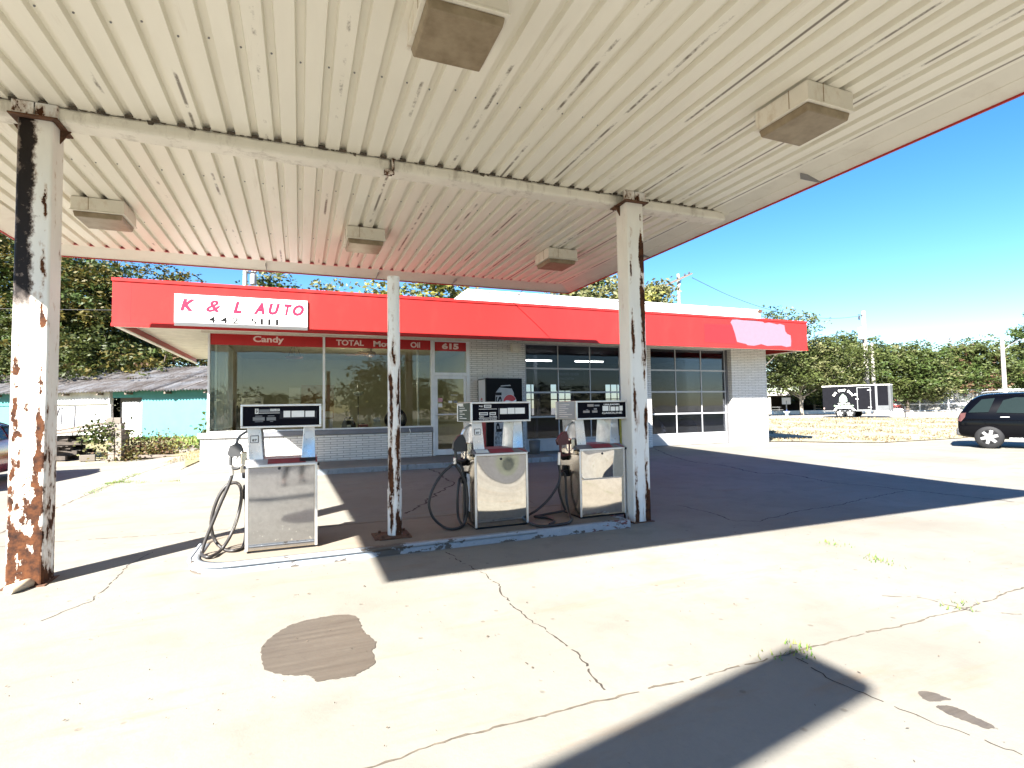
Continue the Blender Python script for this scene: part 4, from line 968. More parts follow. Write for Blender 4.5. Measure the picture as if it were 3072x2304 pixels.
# garage interior
GL = emis('tube_glow',(1,.93,.75),6)
for a,b,lab in ((7.0,8.15,'glowing tube lamp behind one upper pane of the first garage door, nearest the brick pillar'),(9.05,10.25,'glowing tube lamp seen across two upper panes of the first garage door')):
    t_ = thing('tube_lamp', lab, 'tube lamp', (.5*(a+b),16.6,3.13), 'tube lamps in the garage', local=True)
    m = MB(); m.box(-.6,.6,-.06,.06,.03,.07); m.build('housing', WHITE, t_); m = MB(); m.cyl((-.57,0,0),(.57,0,0),.02,None,8); m.build('tube', GL, t_); m = MB(); m.cyl((-.5,0,.07),(-.5,0,.23),.006,None,5); m.cyl((.5,0,.07),(.5,0,.23),.006,None,5); m.build('hanger', DARK, t_)
m = MB(); m.lathe((12.2,14.6,.68),[(.24,-.11),(.38,-.10),(.42,-.06),(.42,.06),(.38,.10),(.24,.11),(.24,-.11)],26,0,'y'); tag(m.build('tyre', RUBBER), 'black tyre standing upright inside the second garage door', 'tyre')
m = MB(); m.box(13.05,13.45,15.3,15.7,.236,1.15); q = m.build('orange_cabinet', M('faded_orange',(.45,.15,.05),.5), None, bevel=.02); tag(q, 'faded orange cabinet inside the second garage door', 'cabinet'); m = MB(); m.box(13.08,13.42,15.285,15.299,.6,1.1); m.build('door', M('faded_orange_door',(.5,.2,.08),.5), q)
m = MB(); m.obox((11.0,14.75,.9),(.09,.6,1.1),Matrix.Rotation(R_(-40),3,'X')); m.obox((10.6,14.8,.32),(.9,.3,.03)); tag(m.build('dark_ramp', M('ramp_grey',(.14,.14,.15),.7)), 'grey slanted ramp leaning inside the second garage door', 'ramp')
for a in (7.7,11.6):
    m = MB(); m.cyl((a,17,.236),(a,17,3.35),.07); m.box(a-.16,a+.16,16.84,17.16,.237,.30); tag(m.build('lift_post', M('lift_blue_grey',(.18,.20,.24),.5)), 'grey lift post inside the %s garage door' % ('first' if a < 9 else 'second'), 'lift post')
wb = thing('work_bench', 'long low work bench along the back of the garage', 'bench', (8,19.6,.236), local=True)
m = MB(); m.box(-2.2,2.2,-.3,.3,.82,.88); m.build('bench_top', WOOD, wb)
for a in (-2.1,2.1):
    for b in (-.25,.25): m = MB(); m.box(a-.04,a+.04,b-.04,b+.04,0,.82); m.build('leg', WOOD, wb)

# ------------------------------------------------------------------ drinks machine, bin, wheel stop, bollard
vm = thing('drinks_machine', 'tall black drinks vending machine with a giant can picture beside the garage door', 'vending machine', (4.45,12.93,.30), local=True)
vw, vd, vh = 1.03, .68, 1.995
m = MB(); m.box(0,vw,.02,vd,.06,vh); m.box(.04,vw-.04,.06,vd-.04,0,.06); bdv = m.build('cabinet', M('vend_black',(.010,.010,.013),.3), vm, bevel=.015)
VB = flat('vend_face',(.004,.004,.007),.2,spec=.06); CAN = M('can_silver',(.34,.34,.34),.4,var=.15,scale=6); VR = flat('vend_red',(.40,.012,.02),.3); VBL = flat('vend_blue',(.02,.03,.12),.3); VW = flat('vend_white',(.62,.64,.68),.4)
m = MB(); m.box(.015,vw-.015,0,.019,.07,vh-.015); fc = m.build('front_panel', VB, vm, bevel=.008)
yy = -.002
m = MB(); m.quad((-.0015,.05,1.05),(-.0015,.60,1.05),(-.0015,.60,1.96),(-.0015,.05,1.96)); sd = m.build('side_panel', VW, vm)
m = MB(); m.quad((-.0015,.05,.10),(-.0015,.60,.10),(-.0015,.60,1.049),(-.0015,.05,1.049)); m.build('side_panel', VR, vm)
def disc(mb, cx, cz, r, y, a0, a1, mi, n=24, x=None):
    P = [(cx+r*math.cos(R_(a0+(a1-a0)*i/n)), cz+r*math.sin(R_(a0+(a1-a0)*i/n))) for i in range(n+1)]
    mb.add([(p[0],y,p[1]) if x is None else (x,p[0],p[1]) for p in P], [tuple(range(n+1))], mi)
def globe(mb, cx, cz, r, y, x=None, tilt=0):
    def P(a,k=1): return (cx+r*k*math.cos(R_(a+tilt)), cz+r*k*math.sin(R_(a+tilt)))
    def put(pts, mi, dy): mb.add([(p[0],y-dy,p[1]) if x is None else (x-dy,p[0],p[1]) for p in pts], [tuple(range(len(pts)))], mi)
    put([P(a) for a in range(0,360,12)], 0, 0)
    def wave(off): return [(cx+(t*2-1)*r*.96, cz+off*r+.16*r*math.sin(t*2*PI)) for t in [i/16 for i in range(17)]]
    rot = lambda pts: [(cx+(p[0]-cx)*math.cos(R_(tilt))-(p[1]-cz)*math.sin(R_(tilt)), cz+(p[0]-cx)*math.sin(R_(tilt))+(p[1]-cz)*math.cos(R_(tilt))) for p in pts]
    top = rot([p for p in wave(.12)]); put(top+[P(a,.97) for a in range(8,175,10)], 1, .001)
    bot = rot([p for p in wave(-.20)])[::-1]; put(bot+[P(a,.97) for a in range(192,350,10)], 2, .001)
m = MB(); m.add([(.20,yy,.22),(.74,yy,.16),(.76,yy,.95),(.78,yy,1.60),(.72,yy,1.72),(.38,yy,1.75),(.27,yy,1.62),(.22,yy,.95)], [tuple(range(8))], 0)
m.add([(.40,yy-.0005,1.775),(.42,yy-.0005,1.80),(.68,yy-.0005,1.82),(.70,yy-.0005,1.79)], [(0,1,2,3)], 0); m.build('can_picture', CAN, fc)
m = MB(); m.add([(.50,yy-.001,.55),(.75,yy-.001,.52),(.75,yy-.001,.99),(.50,yy-.001,.99)], [(0,1,2,3)], 0); m.build('red_area', VR, fc)
m = MB(); globe(m, .66, 1.38, .185, yy-.0015, None, 12); m.build('globe_emblem', [VW,VR,VBL], fc)
# letters run up the can
m = MB()
tx = MB(); text('PEPSI', 0, 1.02, 0, .17, 0, BLACK, mb=tx, bold=.03)
m.add([(.435-v[2], yy-.002, .60+v[0]) for v in tx.v], tx.f); m.build('lettering', BLACK, fc)
m = MB(); globe(m, .33, 1.42, .075, 0, -.003); 
m.build('side_emblem', [VW,VR,VBL], sd)
m = MB(); m.add([(.22,yy-.001,.14),(.52,yy-.001,.14),(.54,yy-.001,.62),(.42,yy-.001,.70),(.24,yy-.001,.60)], [tuple(range(5))]); m.build('ice_picture', M('ice_picture',(.22,.25,.28),.4,var=.9,scale=14), fc)
m = MB(); m.box(.90,.97,yy-.012,yy,1.30,1.34); m.box(.92,.95,yy-.008,yy,1.16,1.20); pieces(m,'coin_panel', PAPER, fc)
m = MB(); m.box(.20,.62,yy-.012,yy,.12,.16); m.build('delivery_flap', VW, fc)
bn = thing('rubbish_bin', 'low dark grey bin at the foot of the drinks machine', 'bin', (5.72,12.75,.30), local=True)
m = MB(); m.lathe((0,0,0),[(0,0),(.13,0),(.15,.33),(.14,.33),(.12,.02)],18); m.build('body', M('bin_grey',(.09,.09,.09),.6), bn); m = MB(); m.lathe((0,0,.33),[(0,.05),(.10,.045),(.155,.02),(.155,0),(0,0)],18); m.build('lid', M('bin_lid',(.11,.11,.11),.6), bn)
m = MB(); m.box(5.97,6.25,11.6,12.55,.14,.30); q = m.build('wheel_stop', KERBW, None, bevel=.04); tag(q, 'chalky pale kerb block lying before the drinks machine', 'kerb block')
m = MB(); m.cyl((8.86,13.45,.15),(8.86,13.45,1.30),.062,None,16); m.lathe((8.86,13.45,1.30),[(.062,0),(.05,.03),(0,.045)],16); q = m.build('bollard', M('bollard_yellow',(.45,.36,.06),.55,var=.2,dirt=.4,dcol=(.2,.16,.06))); tag(q, 'faded yellow steel bollard between the garage door jamb and the last pump', 'bollard')

# ------------------------------------------------------------------ vehicles
def car_loft(st_, name, mat, parent):
    """body shell from cross sections (x, zb, zbelt, zr, wb, wr)"""
    m = MB(); rings = []
    for x,zb,zt,zr,wb,wr in st_:
        h = [(0,zb),(wb*.82,zb),(wb*.97,zb+.10),(wb,zb+(zt-zb)*.55),(wb*.965,zt),(wr+(wb*.965-wr)*.10,zr-(zr-zt)*.12),(wr*.80,zr-.004),(0,zr+.012)]
        rings.append([(x,-a,b) for a,b in h]+[(x,a,b) for a,b in h[-2:0:-1]])
    n = len(rings[0]); vs = [v for r in rings for v in r]
    m.add(vs, [(i*n+k,i*n+(k+1)%n,(i+1)*n+(k+1)%n,(i+1)*n+k) for i in range(len(rings)-1) for k in range(n)], 0, True)
    m.add(vs, [tuple(range(n))[::-1], tuple(range((len(rings)-1)*n,len(rings)*n))], 0, True)
    o = m.build(name, mat, parent, weld=True)
    s = o.modifiers.new('s','SUBSURF'); s.levels = s.render_levels = 3
    return o
def cut_arches(o, centres, r, w):
    c = MB()
    for x in centres: c.cyl((x,-w-.3,r*.86),(x,-w+.34,r*.86),r,None,40); c.cyl((x,w-.34,r*.86),(x,w+.3,r*.86),r,None,40)
    k = c.build('cutter', BLACK); b = o.modifiers.new('b','BOOLEAN'); b.operation = 'DIFFERENCE'; b.object = k; b.solver = 'EXACT'
    dg = DG(); dg.update(); me = bpy.data.meshes.new_from_object(o.evaluated_get(dg))
    o.modifiers.clear(); old = o.data; o.data = me; bpy.data.meshes.remove(old)
    for p in me.polygons: p.use_smooth = True
    bpy.data.objects.remove(k)
    e = o.modifiers.new('e','EDGE_SPLIT'); e.split_angle = R_(40)
def sect(st_, x, t):
    for a,b in zip(st_,st_[1:]):
        if a[0] <= x <= b[0]:
            k = (x-a[0])/(b[0]-a[0]); q = [a[i]+(b[i]-a[i])*k for i in range(6)]; break
    _,zb,zt,zr,wb,wr = q
    a0,z0 = wb*.965,zt; a1,z1 = wr+(wb*.965-wr)*.10, zr-(zr-zt)*.12
    return a0+(a1-a0)*t, z0+(z1-z0)*t
def side_win(st_, pts, name, mat, parent, off=.012, side=-1):
    vs = []
    for x,t in pts:
        w,z = sect(st_,x,t); vs.append((x,side*(w+off),z))
    m = MB(); m.add(vs,[tuple(range(len(vs)))]); return m.build(name, mat, parent)
def wheel(parent, x, y, r, w, rimmat, spokes=6, side=-1):
    wt_ = MB(); wt_.lathe((x,y,r),[(r*.62,-w/2),(r*.93,-w/2),(r,-w/2+.04),(r,w/2-.04),(r*.93,w/2),(r*.62,w/2),(r*.60,0),(r*.62,-w/2)],40,0,'y')
    tyre = wt_.build('wheel', RUBBER, parent)
    q = MB(); yo = y+side*(w/2-.02)
    q.lathe((x,yo,r),[(r*.63,.015),(r*.66,-.0),(r*.63,-.02),(r*.57,.03),(r*.57,.10),(r*.63,.10)],36,0,'y')
    q.lathe((x,yo+side*.012,r),[(0,-.012),(r*.17,-.01),(r*.19,.02),(0,.03)],20,0,'y')
    for k in range(spokes):
        a = 2*PI*k/spokes+.25; c,s = math.cos(a),math.sin(a)
        M_ = Matrix(((c,0,-s),(0,1,0),(s,0,c)))
        q.hexa([Vector((x,yo+side*.01,r))+M_@Vector(v) for v in ((r*.1,-.012,-.05),(r*.6,-.012,-.042),(r*.6,.02,-.042),(r*.1,.02,-.035))],[Vector((x,yo+side*.01,r))+M_@Vector(v) for v in ((r*.1,-.012,.05),(r*.6,-.012,.042),(r*.6,.02,.042),(r*.1,.02,.035))])
    q.build('rim', rimmat, tyre, bevel=.004)
    d = MB(); d.lathe((x,y+side*(w/2-.10),r),[(0,-.01),(r*.6,-.01),(r*.6,.01),(0,.01)],24,0,'y'); d.build('brake_disc', DARK, tyre)
    return tyre
RIM = M('rim_silver',(.26,.26,.26),.4,.6,var=.1)
TINT = flat('tinted_glass',(.008,.013,.012),.04,spec=.25)
SUVP = flat('black_car_paint',(.0012,.0013,.002),.12,spec=.08,coat=.10)
hd_ = Vector((.445,-.8955,0)); lat = Vector((-.8955,-.445,0))      # heading, and the side towards the station
sx_, sy_ = 19.91, 9.87
root = Vector((sx_,sy_,0)) - hd_*.97 - lat*.90
suv = thing('parked_suv', 'black sport utility car with silver wheels parked on the concrete by the lawn', 'car', (root.x,root.y,H(sx_,sy_)+.012), local=True, rz=math.atan2(hd_.y,hd_.x))
S1 = [(0,.44,.84,.87,.78,.72),(.05,.37,.97,1.03,.88,.80),(.20,.33,1.06,1.22,.91,.76),(.42,.31,1.09,1.50,.92,.70),(.70,.29,1.09,1.68,.925,.67),(1.1,.28,1.07,1.725,.925,.67),(1.8,.27,1.05,1.74,.925,.67),(2.5,.27,1.03,1.72,.925,.66),(3.0,.27,1.01,1.58,.925,.66),(3.45,.27,.99,1.17,.92,.72),(3.9,.28,.95,1.04,.91,.75),(4.5,.32,.84,.90,.87,.72),(4.74,.42,.66,.70,.75,.62)]
S1 = [((.97-(.97-s[0])*.78) if s[0] < .97 else s[0],)+s[1:] for s in S1]
body = car_loft(S1, 'body', SUVP, suv); cut_arches(body, (.97,3.78), .415, .92)
for sd in (-1,1):
    side_win(S1,[(.50,.12),(.98,.10),(1.15,.86),(.84,.84)],'rear_quarter_window',TINT,suv,.006,sd)
    side_win(S1,[(1.16,.08),(1.95,.07),(1.98,.86),(1.62,.88),(1.34,.74)],'rear_door_window',TINT,suv,.006,sd)
    side_win(S1,[(2.04,.07),(2.95,.06),(2.72,.70),(2.55,.86),(2.06,.86)],'front_door_window',TINT,suv,.006,sd)
    ty = M('tail_lamp_red',(.075,.03,.03),.2) if sd < 0 else bpy.data.materials['tail_lamp_red']
    m = MB()
    vs = []
    for x,zq in ((.24,.86),(.32,.84),(.42,.98),(.45,1.12),(.31,1.10)):
        w = sect(S1,max(x,.0),0)[0]; vs.append((x,sd*(w+.035 if x>.1 else w+.05),zq))
    m.add(vs,[tuple(range(5))]); m.build('tail_lamp', ty, suv)
    wheel(suv,.97,sd*.80,.355,.235,RIM,6,sd); wheel(suv,3.78,sd*.80,.355,.235,RIM,6,sd)
    m = MB(); w = sect(S1,1.35,0)[0]; m.box(1.24,1.46,sd*(w+.035)-.012,sd*(w+.035)+.012,.965,.99); m.build('door_handle', RIM, suv, bevel=.006)
    m = MB(); m.tube([(.85,sd*.60,1.74),(1.1,sd*.61,1.775),(2.3,sd*.60,1.78),(2.55,sd*.59,1.74)],.018,8); m.build('roof_rail', RIM, suv)
    m = MB(); m.box(1.42,3.32,sd*.905-.02,sd*.905+.02,.30,.345); m.build('sill_trim', RIM, suv, bevel=.008)
    m = MB(); m.hexa([(2.72,sd*.93-.03,1.0),(2.88,sd*.93-.03,1.0),(2.88,sd*1.10,1.0),(2.76,sd*1.10,1.0)],[(2.72,sd*.93-.03,1.15),(2.86,sd*.93-.03,1.15),(2.86,sd*1.10,1.13),(2.76,sd*1.10,1.13)]); m.build('door_mirror', SUVP, suv, bevel=.02)
m = MB(); m.box(.185,.32,-.80,.80,.40,.62); m.build('rear_bumper', M('bumper_grey',(.03,.03,.032),.5), suv, bevel=.04)
m = MB(); m.add([(.575,-.58,1.57),(.575,.58,1.57),(.34,.66,1.16),(.34,-.66,1.16)],[(0,1,2,3)]); m.build('rear_window', TINT, suv)
m = MB(); m.add([(2.62,-.56,1.70),(2.62,.56,1.70),(3.40,.68,1.18),(3.40,-.68,1.18)],[(0,1,2,3)]); m.build('windscreen', TINT, suv)

S2 = [(0,.40,.72,.74,.72,.66),(.06,.32,.86,.90,.83,.74),(.4,.26,.94,1.0,.87,.74),(.8,.23,.95,1.06,.88,.70),(1.3,.21,.95,1.36,.885,.62),(1.9,.20,.94,1.43,.885,.60),(2.4,.20,.93,1.42,.885,.60),(2.9,.20,.92,1.22,.885,.64),(3.3,.21,.90,.98,.88,.72),(4.0,.24,.80,.86,.86,.70),(4.45,.33,.66,.70,.74,.6)]
REDP = flat('dark_red_car_paint',(.16,.008,.012),.15,coat=1.)
rc = thing('red_car', 'dark red car mostly hidden behind the black stained column', 'car', (-6.95,17.4,H(-6.4,15.5)+.012), local=True, rz=R_(-90))
b2 = car_loft(S2,'body',REDP,rc); cut_arches(b2,(.85,3.55),.365,.885)
for sd in (-1,1):
    side_win(S2,[(1.15,.12),(1.9,.10),(1.92,.84),(1.45,.80)],'rear_window',TINT,rc,.006,sd); side_win(S2,[(1.98,.10),(2.85,.08),(2.45,.82),(2.0,.84)],'front_window',TINT,rc,.006,sd)
    wheel(rc,.85,sd*.76,.315,.20,RIM,8,sd); wheel(rc,3.55,sd*.76,.315,.20,RIM,8,sd)
    m = MB(); m.box(1.3,1.48,sd*.875-.01,sd*.875+.012,.84,.86); m.build('door_handle', REDP, rc, bevel=.005)
m = MB(); m.add([(2.35,-.5,1.41),(2.35,.5,1.41),(3.15,.66,1.02),(3.15,-.66,1.02)],[(0,1,2,3)]); m.build('windscreen', TINT, rc)

tr = thing('cargo_trailer', 'black enclosed cargo trailer with white lettering parked across the dry lawn', 'trailer', (37.1,28.5,H(37,27)+.03), local=True, rz=R_(-67.6))
TB = M('trailer_black',(.006,.006,.008),.4,var=.2,spec=.1)
m = MB(); m.prism([(0,-1.0),(3.32,-1.0),(4.05,-.42),(4.05,.42),(3.32,1.0),(0,1.0)],'z',.50,2.26); m.build('body', TB, tr, bevel=.012)
m = MB(); m.prism([(-.03,-1.03),(3.33,-1.03),(4.08,-.43),(4.08,.43),(3.33,1.03),(-.03,1.03)],'z',2.262,2.33); m.build('roof', WHITE, tr, bevel=.015)
m = MB(); m.box(-.02,3.32,-1.012,-.995,.44,.52); m.obox((3.69,-.715,.66),(.94,.02,.36),Matrix.Rotation(math.atan2(.58,.73),3,'Z')); m.obox((3.36,-.985,1.38),(.13,.03,1.76),Matrix.Rotation(R_(20),3,'Z')); m.obox((4.02,-.43,1.38),(.18,.05,1.76),Matrix.Rotation(R_(60),3,'Z')); m.box(4.03,4.07,-.42,.42,.5,2.26)
pieces(m,'metal_trim', M('trailer_alloy',(.17,.175,.18),.45,.5,var=.15), tr, .006)
dd = MB(); 
for a in ((2.20,2.25,.52,2.16),(3.00,3.05,.52,2.16),(2.25,3.00,2.11,2.16),(2.25,3.00,.52,.57)): dd.box(a[0],a[1],-1.03,-1.001,a[2],a[3])
d_ = dd.build('door', STEEL, tr); m = MB(); m.box(2.12,2.30,-1.06,-1.03,1.30,1.36); m.box(2.85,3.08,-1.05,-1.03,1.92,1.96); m.box(2.85,3.08,-1.05,-1.03,.70,.74); m.box(2.05,2.19,-1.03,-1.001,1.60,1.72); pieces(m,'latch', ALUW, d_)
m = MB(); m.prism([(.72,.50),(.85,.72),(1.0,.78),(1.75,.78),(1.9,.74),(2.12,.50),(2.0,.50),(1.82,.66),(1.40,.68),(.98,.67),(.84,.50)],'y',-1.13,-1.001); m.build('fender', WHITE, tr)
for x in (1.10,1.74):
    for sd in (-1,1): wheel(tr,x,sd*.98,.31,.2,WHITE,5,sd)
m = MB(); m.box(4.05,5.0,-.06,.06,.42,.50); m.obox((4.5,-.25,.45),(1.1,.06,.08),Matrix.Rotation(R_(24),3,'Z')); m.obox((4.5,.25,.45),(1.1,.06,.08),Matrix.Rotation(R_(-24),3,'Z')); m.cyl((4.8,0,.0),(4.8,0,.75),.035); m.build('tongue', DARK, tr)
m = MB(); m.box(.05,.12,-1.02,-1.001,.62,.72); m.build('side_lamp', flat('lamp_amber',(.5,.35,.3),.3), tr)
m = MB(); cx,cz = 1.33,1.32
tx = 'Ark City Dome'
for i,ch in enumerate(tx):
    if ch == ' ': continue
    a = R_(152-124*i/(len(tx)-1)); px,pz = cx+.62*math.cos(a), cz+.62*math.sin(a)-.02; th = a-PI/2
    t_ = MB(); text(ch,-.055,.055,-.02,.15 if ch.isupper() or ch in 'kyt' else .11,0,WHITE,mb=t_,bold=.05)
    m.add([(px+v[0]*math.cos(th)-v[2]*math.sin(th),-1.004,pz+v[0]*math.sin(th)+v[2]*math.cos(th)) for v in t_.v], t_.f)
m.build('lettering', LETTER, tr)
m = MB(); m.add([(1.08,-1.004,1.16),(1.33,-1.004,1.09),(1.58,-1.004,1.17),(1.57,-1.004,1.36),(1.51,-1.004,1.53),(1.38,-1.004,1.66),(1.33,-1.004,1.73),(1.27,-1.004,1.66),(1.15,-1.004,1.53),(1.09,-1.004,1.36)],[tuple(range(10))]); dm_ = m.build('dome_emblem', flat('dome_green',(.42,.55,.44),.5), tr)
m = MB()
for k in range(3): m.box(1.08+.16*k+.03,1.085+.16*k+.03,-1.0065,-1.0045,1.18,1.52)
m.box(1.09,1.57,-1.0065,-1.0045,1.20,1.215); m.build('line', DARK, dm_)
text('620-442', .98,1.74,.965,1.06,-1.004,LETTER,tr,.05); text('Repair & Remodels', .72,1.98,.80,.90,-1.004,flat('pale_green_letters',(.5,.72,.45),.5),tr,.04,.2)

# ------------------------------------------------------------------ trees
LV = {k: leafmat('leaf_'+k, a, b, tr_) for k,a,b,tr_ in (
    ('wood',(.014,.022,.005),(.044,.054,.011),.2),('gold',(.050,.044,.009),(.088,.070,.014),.22),('pine',(.026,.040,.011),(.066,.080,.022),.18),
    ('pale',(.075,.084,.032),(.13,.128,.055),.25),('yellow',(.12,.12,.024),(.18,.17,.04),.3),('rust',(.06,.035,.02),(.095,.055,.03),.2),('green',(.020,.038,.008),(.044,.066,.014),.2))}
BARK = M('bark',(.085,.068,.055),.95,var=.4,scale=6,stretch=.2,bump=.5); BARKL = M('bark_pale',(.24,.21,.17),.95,var=.4,scale=6,stretch=.2,bump=.5)
def tree(name, label, cat, x, y, h, lobes, mats, n, size, seed, trunk=True, group=None, base=.25, bark=None, weights=None, limbs=6, elong=1.3, tr_r=None, lean=(0,0)):
    rg = random.Random(seed); z0 = H(x,y)
    r = thing(name, label, cat, (x,y,z0), group, local=True)
    if trunk:
        m = MB(); tr_r = tr_r or h*.022
        m.tube([(0,0,-.2),(lean[0]*.3+rg.uniform(-.1,.1),lean[1]*.3,h*base*.6),(lean[0]*.6+rg.uniform(-.2,.2),lean[1]*.6,h*.5),(lean[0],lean[1],h*.85)],[tr_r*(1.25-1.1*k/12) for k in range(13)],9,0,4)
        for k in range(limbs):
            lx,ly,lz,a,b,c = lobes[k%len(lobes)]; zs = h*rg.uniform(base*.7,.6); an = rg.uniform(0,2*PI)
            m.tube([(lean[0]*.4,lean[1]*.4,zs),(lx*.5+math.cos(an)*a*.3,ly*.5+math.sin(an)*b*.3,(zs+lz)*.5),(lx+math.cos(an)*a*.7,ly+math.sin(an)*b*.7,lz+c*rg.uniform(-.3,.5))],[tr_r*.5*(1-k2/11) for k2 in range(10)],6,0,4)
        m.build('trunk', bark or BARK, r)
    crowns = [MB() for _ in mats]; weights = weights or [1]*len(mats)
    vol = [a*b*c for *_,a,b,c in lobes]
    # boughs: flattened clumps of leaves set through the lobes towards their shell, with gaps between them
    per = 14; boughs = []
    tv = sum(vol); nb = max(10, int(15*len(lobes)*(tv**.33)/2.2))
    while len(boughs) < nb:
        lx,ly,lz,a,b,c = rg.choices(lobes, vol)[0]
        d = Vector((rg.gauss(0,1),rg.gauss(0,1),rg.gauss(0,1)))
        if d.length < .1: continue
        d.normalize(); rad = rg.random()**.33*(1+rg.gauss(0,.08))
        p = Vector((lx+d.x*a*rad, ly+d.y*b*rad, lz+d.z*c*rad))
        if p.z < .3: continue
        rb = (a*b*c)**(1/3)*rg.uniform(.16,.34)
        boughs.append((p, rb, rg.choices(range(len(mats)), weights)[0]))
    bw_ = [q[1]**2 for q in boughs]
    for q in range(n//per):
        p0, rb, mi_ = rg.choices(boughs, bw_)[0]
        cpt = p0+Vector((rg.gauss(0,rb),rg.gauss(0,rb),rg.gauss(0,rb*.5)))
        if cpt.z < .15: continue
        mb = crowns[mi_ if rg.random() < .75 else rg.choices(range(len(mats)), weights)[0]]; cl_ = size*rg.uniform(.7,1.5)
        for k in range(per):
            p = cpt+Vector((rg.gauss(0,cl_),rg.gauss(0,cl_),rg.gauss(0,cl_*.5)))
            u = Vector((rg.gauss(0,1),rg.gauss(0,1),rg.gauss(0,.5))).normalized(); w = u.orthogonal().normalized(); an = rg.uniform(0,PI)
            w = (w*math.cos(an)+u.cross(w)*math.sin(an)); s_ = size*rg.uniform(.5,1.15)
            mb.add([p-u*s_*elong*.5, p+w*s_*.32, p+u*s_*elong*.5, p-w*s_*.32], [(0,1,2,3)])
    for k,mb in enumerate(crowns):
        if mb.v: mb.build('crown' if k == 0 else 'leaf_spray', LV[mats[k]], r)
    return r
GB = 'tall woodland trees behind the tin roofed shed'
WT = dict(elong=1.5)
tree('woodland_tree','dense dark woodland tree seen between the photo edge and the black stained column','tree',-19.8,43,16.5,[(0,0,8,5,4,6),(-1,0,12,4,3.5,4),(1.5,-1,4.5,4.5,3,3.5),(-2,-1,5,4,3,4)],['wood','green','gold'],30000,.24,11,True,GB,.2,weights=[7,3,1],**WT)
tree('woodland_tree','tallest dark green tree, just past the black stained column','tree',-15.6,42,14.8,[(0,0,8,3.8,3.6,4.6),(-1.4,0,11,2.8,2.8,3.2),(1.4,-1,5,3.4,3,3.6),(.8,0,11.8,2.0,2.0,2.2)],['wood','green','gold'],34000,.22,12,True,GB,.2,weights=[7,3,1.4],**WT)
tree('woodland_tree','tree with yellowing leaves whose top fills the space before the first sky gap','tree',-11.8,39,12.2,[(0,0,6,3.0,2.8,4.2),(.6,0,9.6,2.0,2.0,2.3),(-1.2,-.5,4,2.8,2.6,3.2),(1.6,-1,3.6,2.6,2.2,2.6),(2.6,-.6,5.6,1.9,1.8,2.4)],['wood','gold','green'],32000,.21,13,True,GB,.2,weights=[5,2.4,2.4],**WT)
tree('woodland_tree','small round crown alone against the sky just above the red fascia','tree',-8.9,44,13.0,[(0,0,11.3,1.5,1.5,1.7),(.3,0,8.4,1.8,1.8,3),(.2,0,5,2.6,2.4,3.2)],['wood','green','gold'],17000,.21,14,True,GB,.2,weights=[5,3,2],**WT)
tree('understorey_bush','leafy brown and green bush under the fascia corner, above the tin roof','bush',-6.9,34.5,5.6,[(0,0,2.6,2.6,1.5,2.4),(1.8,0,3.0,2,1.4,2.3),(-2,0,2.4,2,1.4,2.2),(-4,0,3,2,1.4,2.4)],['gold','wood','rust'],16000,.2,15,True,None,.2,weights=[2,5,.4],**WT)
tree('understorey_bush','dark leafy bush along the ridge of the tin roof near the black stained column','bush',-13.0,36.5,5.8,[(0,0,2.8,3,1.6,2.6),(2.6,0,2.6,2.4,1.4,2.4),(-2.8,0,2.5,2.4,1.4,2.3)],['wood','green','gold'],15000,.2,16,True,None,.2,weights=[6,2,1],**WT)
GR = 'trees showing over the station roof'
tree('pale_tree','thin pale tree top over the roof beside the white pole','tree',-2.0,44,12.2,[(0,0,9.0,2.2,2.2,2.6),(.9,0,7,2,2,2.6)],['green','pale'],3200,.36,21,True,GR,.5)
tree('pale_tree','sparse wispy tree top behind the standing pipe post','tree',3.9,37,10.4,[(0,0,7.6,3.6,2.4,2.2),(-2.2,0,7.6,1.8,1.6,1.5),(2.4,0,7.8,1.8,1.6,1.6)],['pale','green'],2400,.30,22,True,GR,.5,weights=[3,1],limbs=9)
tree('yellow_tree','bright yellow green tree top over the roof before the raised white box','tree',7.4,33.5,9.9,[(0,0,7.4,2.4,2.0,2.3),(1.6,0,7.4,2.4,1.8,2.2),(-1.4,0,6.6,1.6,1.6,1.8)],['yellow','pale','green'],6500,.30,23,True,GR,.5,weights=[5,2,2])
tree('pale_tree','grey green tree top between the canopy corner and the rust streaked column','tree',17.1,29.3,9.7,[(0,0,7.6,2.0,2.0,2.0),(-1.2,0,6.9,1.6,1.6,1.8),(1.3,0,6.9,1.5,1.5,1.8)],['pale','green'],6000,.27,24,True,GR,.5,weights=[3,2])
tree('pale_tree','small yellowish tree top beside the rust streaked column and slanting crossarm','tree',20.9,28.4,9.3,[(0,0,7.6,1.4,1.4,1.7),(.9,0,6.9,1.2,1.2,1.5)],['yellow','pale','green'],3600,.26,25,True,GR,.5,weights=[2,3,2])
tree('pale_tree','sparse twiggy tree top past the pink patched end of the red fascia','tree',35.2,32.6,10.0,[(5.0,0,7.5,1.6,1.4,1.6),(5.9,.2,8.4,1.0,1.0,.8),(3.2,0,7.0,1.8,1.4,1.8),(.5,0,7,2,2,2)],['pale','green'],3000,.22,26,True,GR,.5,weights=[2,2],limbs=4,tr_r=.09)
GP = 'trees beyond the lawn'
tree('spreading_tree','broad low spreading tree in front of the dark shelter','tree',42.6,35.2,6.8,[(0,0,4.5,3.8,3,2.2),(-3.2,1.2,4.3,2.8,2.4,2.1),(3.0,-1.4,4.3,3.0,2.6,2.2),(.6,0,5.4,2.8,2.4,1.4),(-1,-1,3.5,3.6,2.6,1.1)],['pine','pale','wood'],30000,.22,31,True,GP,.25,weights=[4,2,3],bark=BARKL,limbs=10)
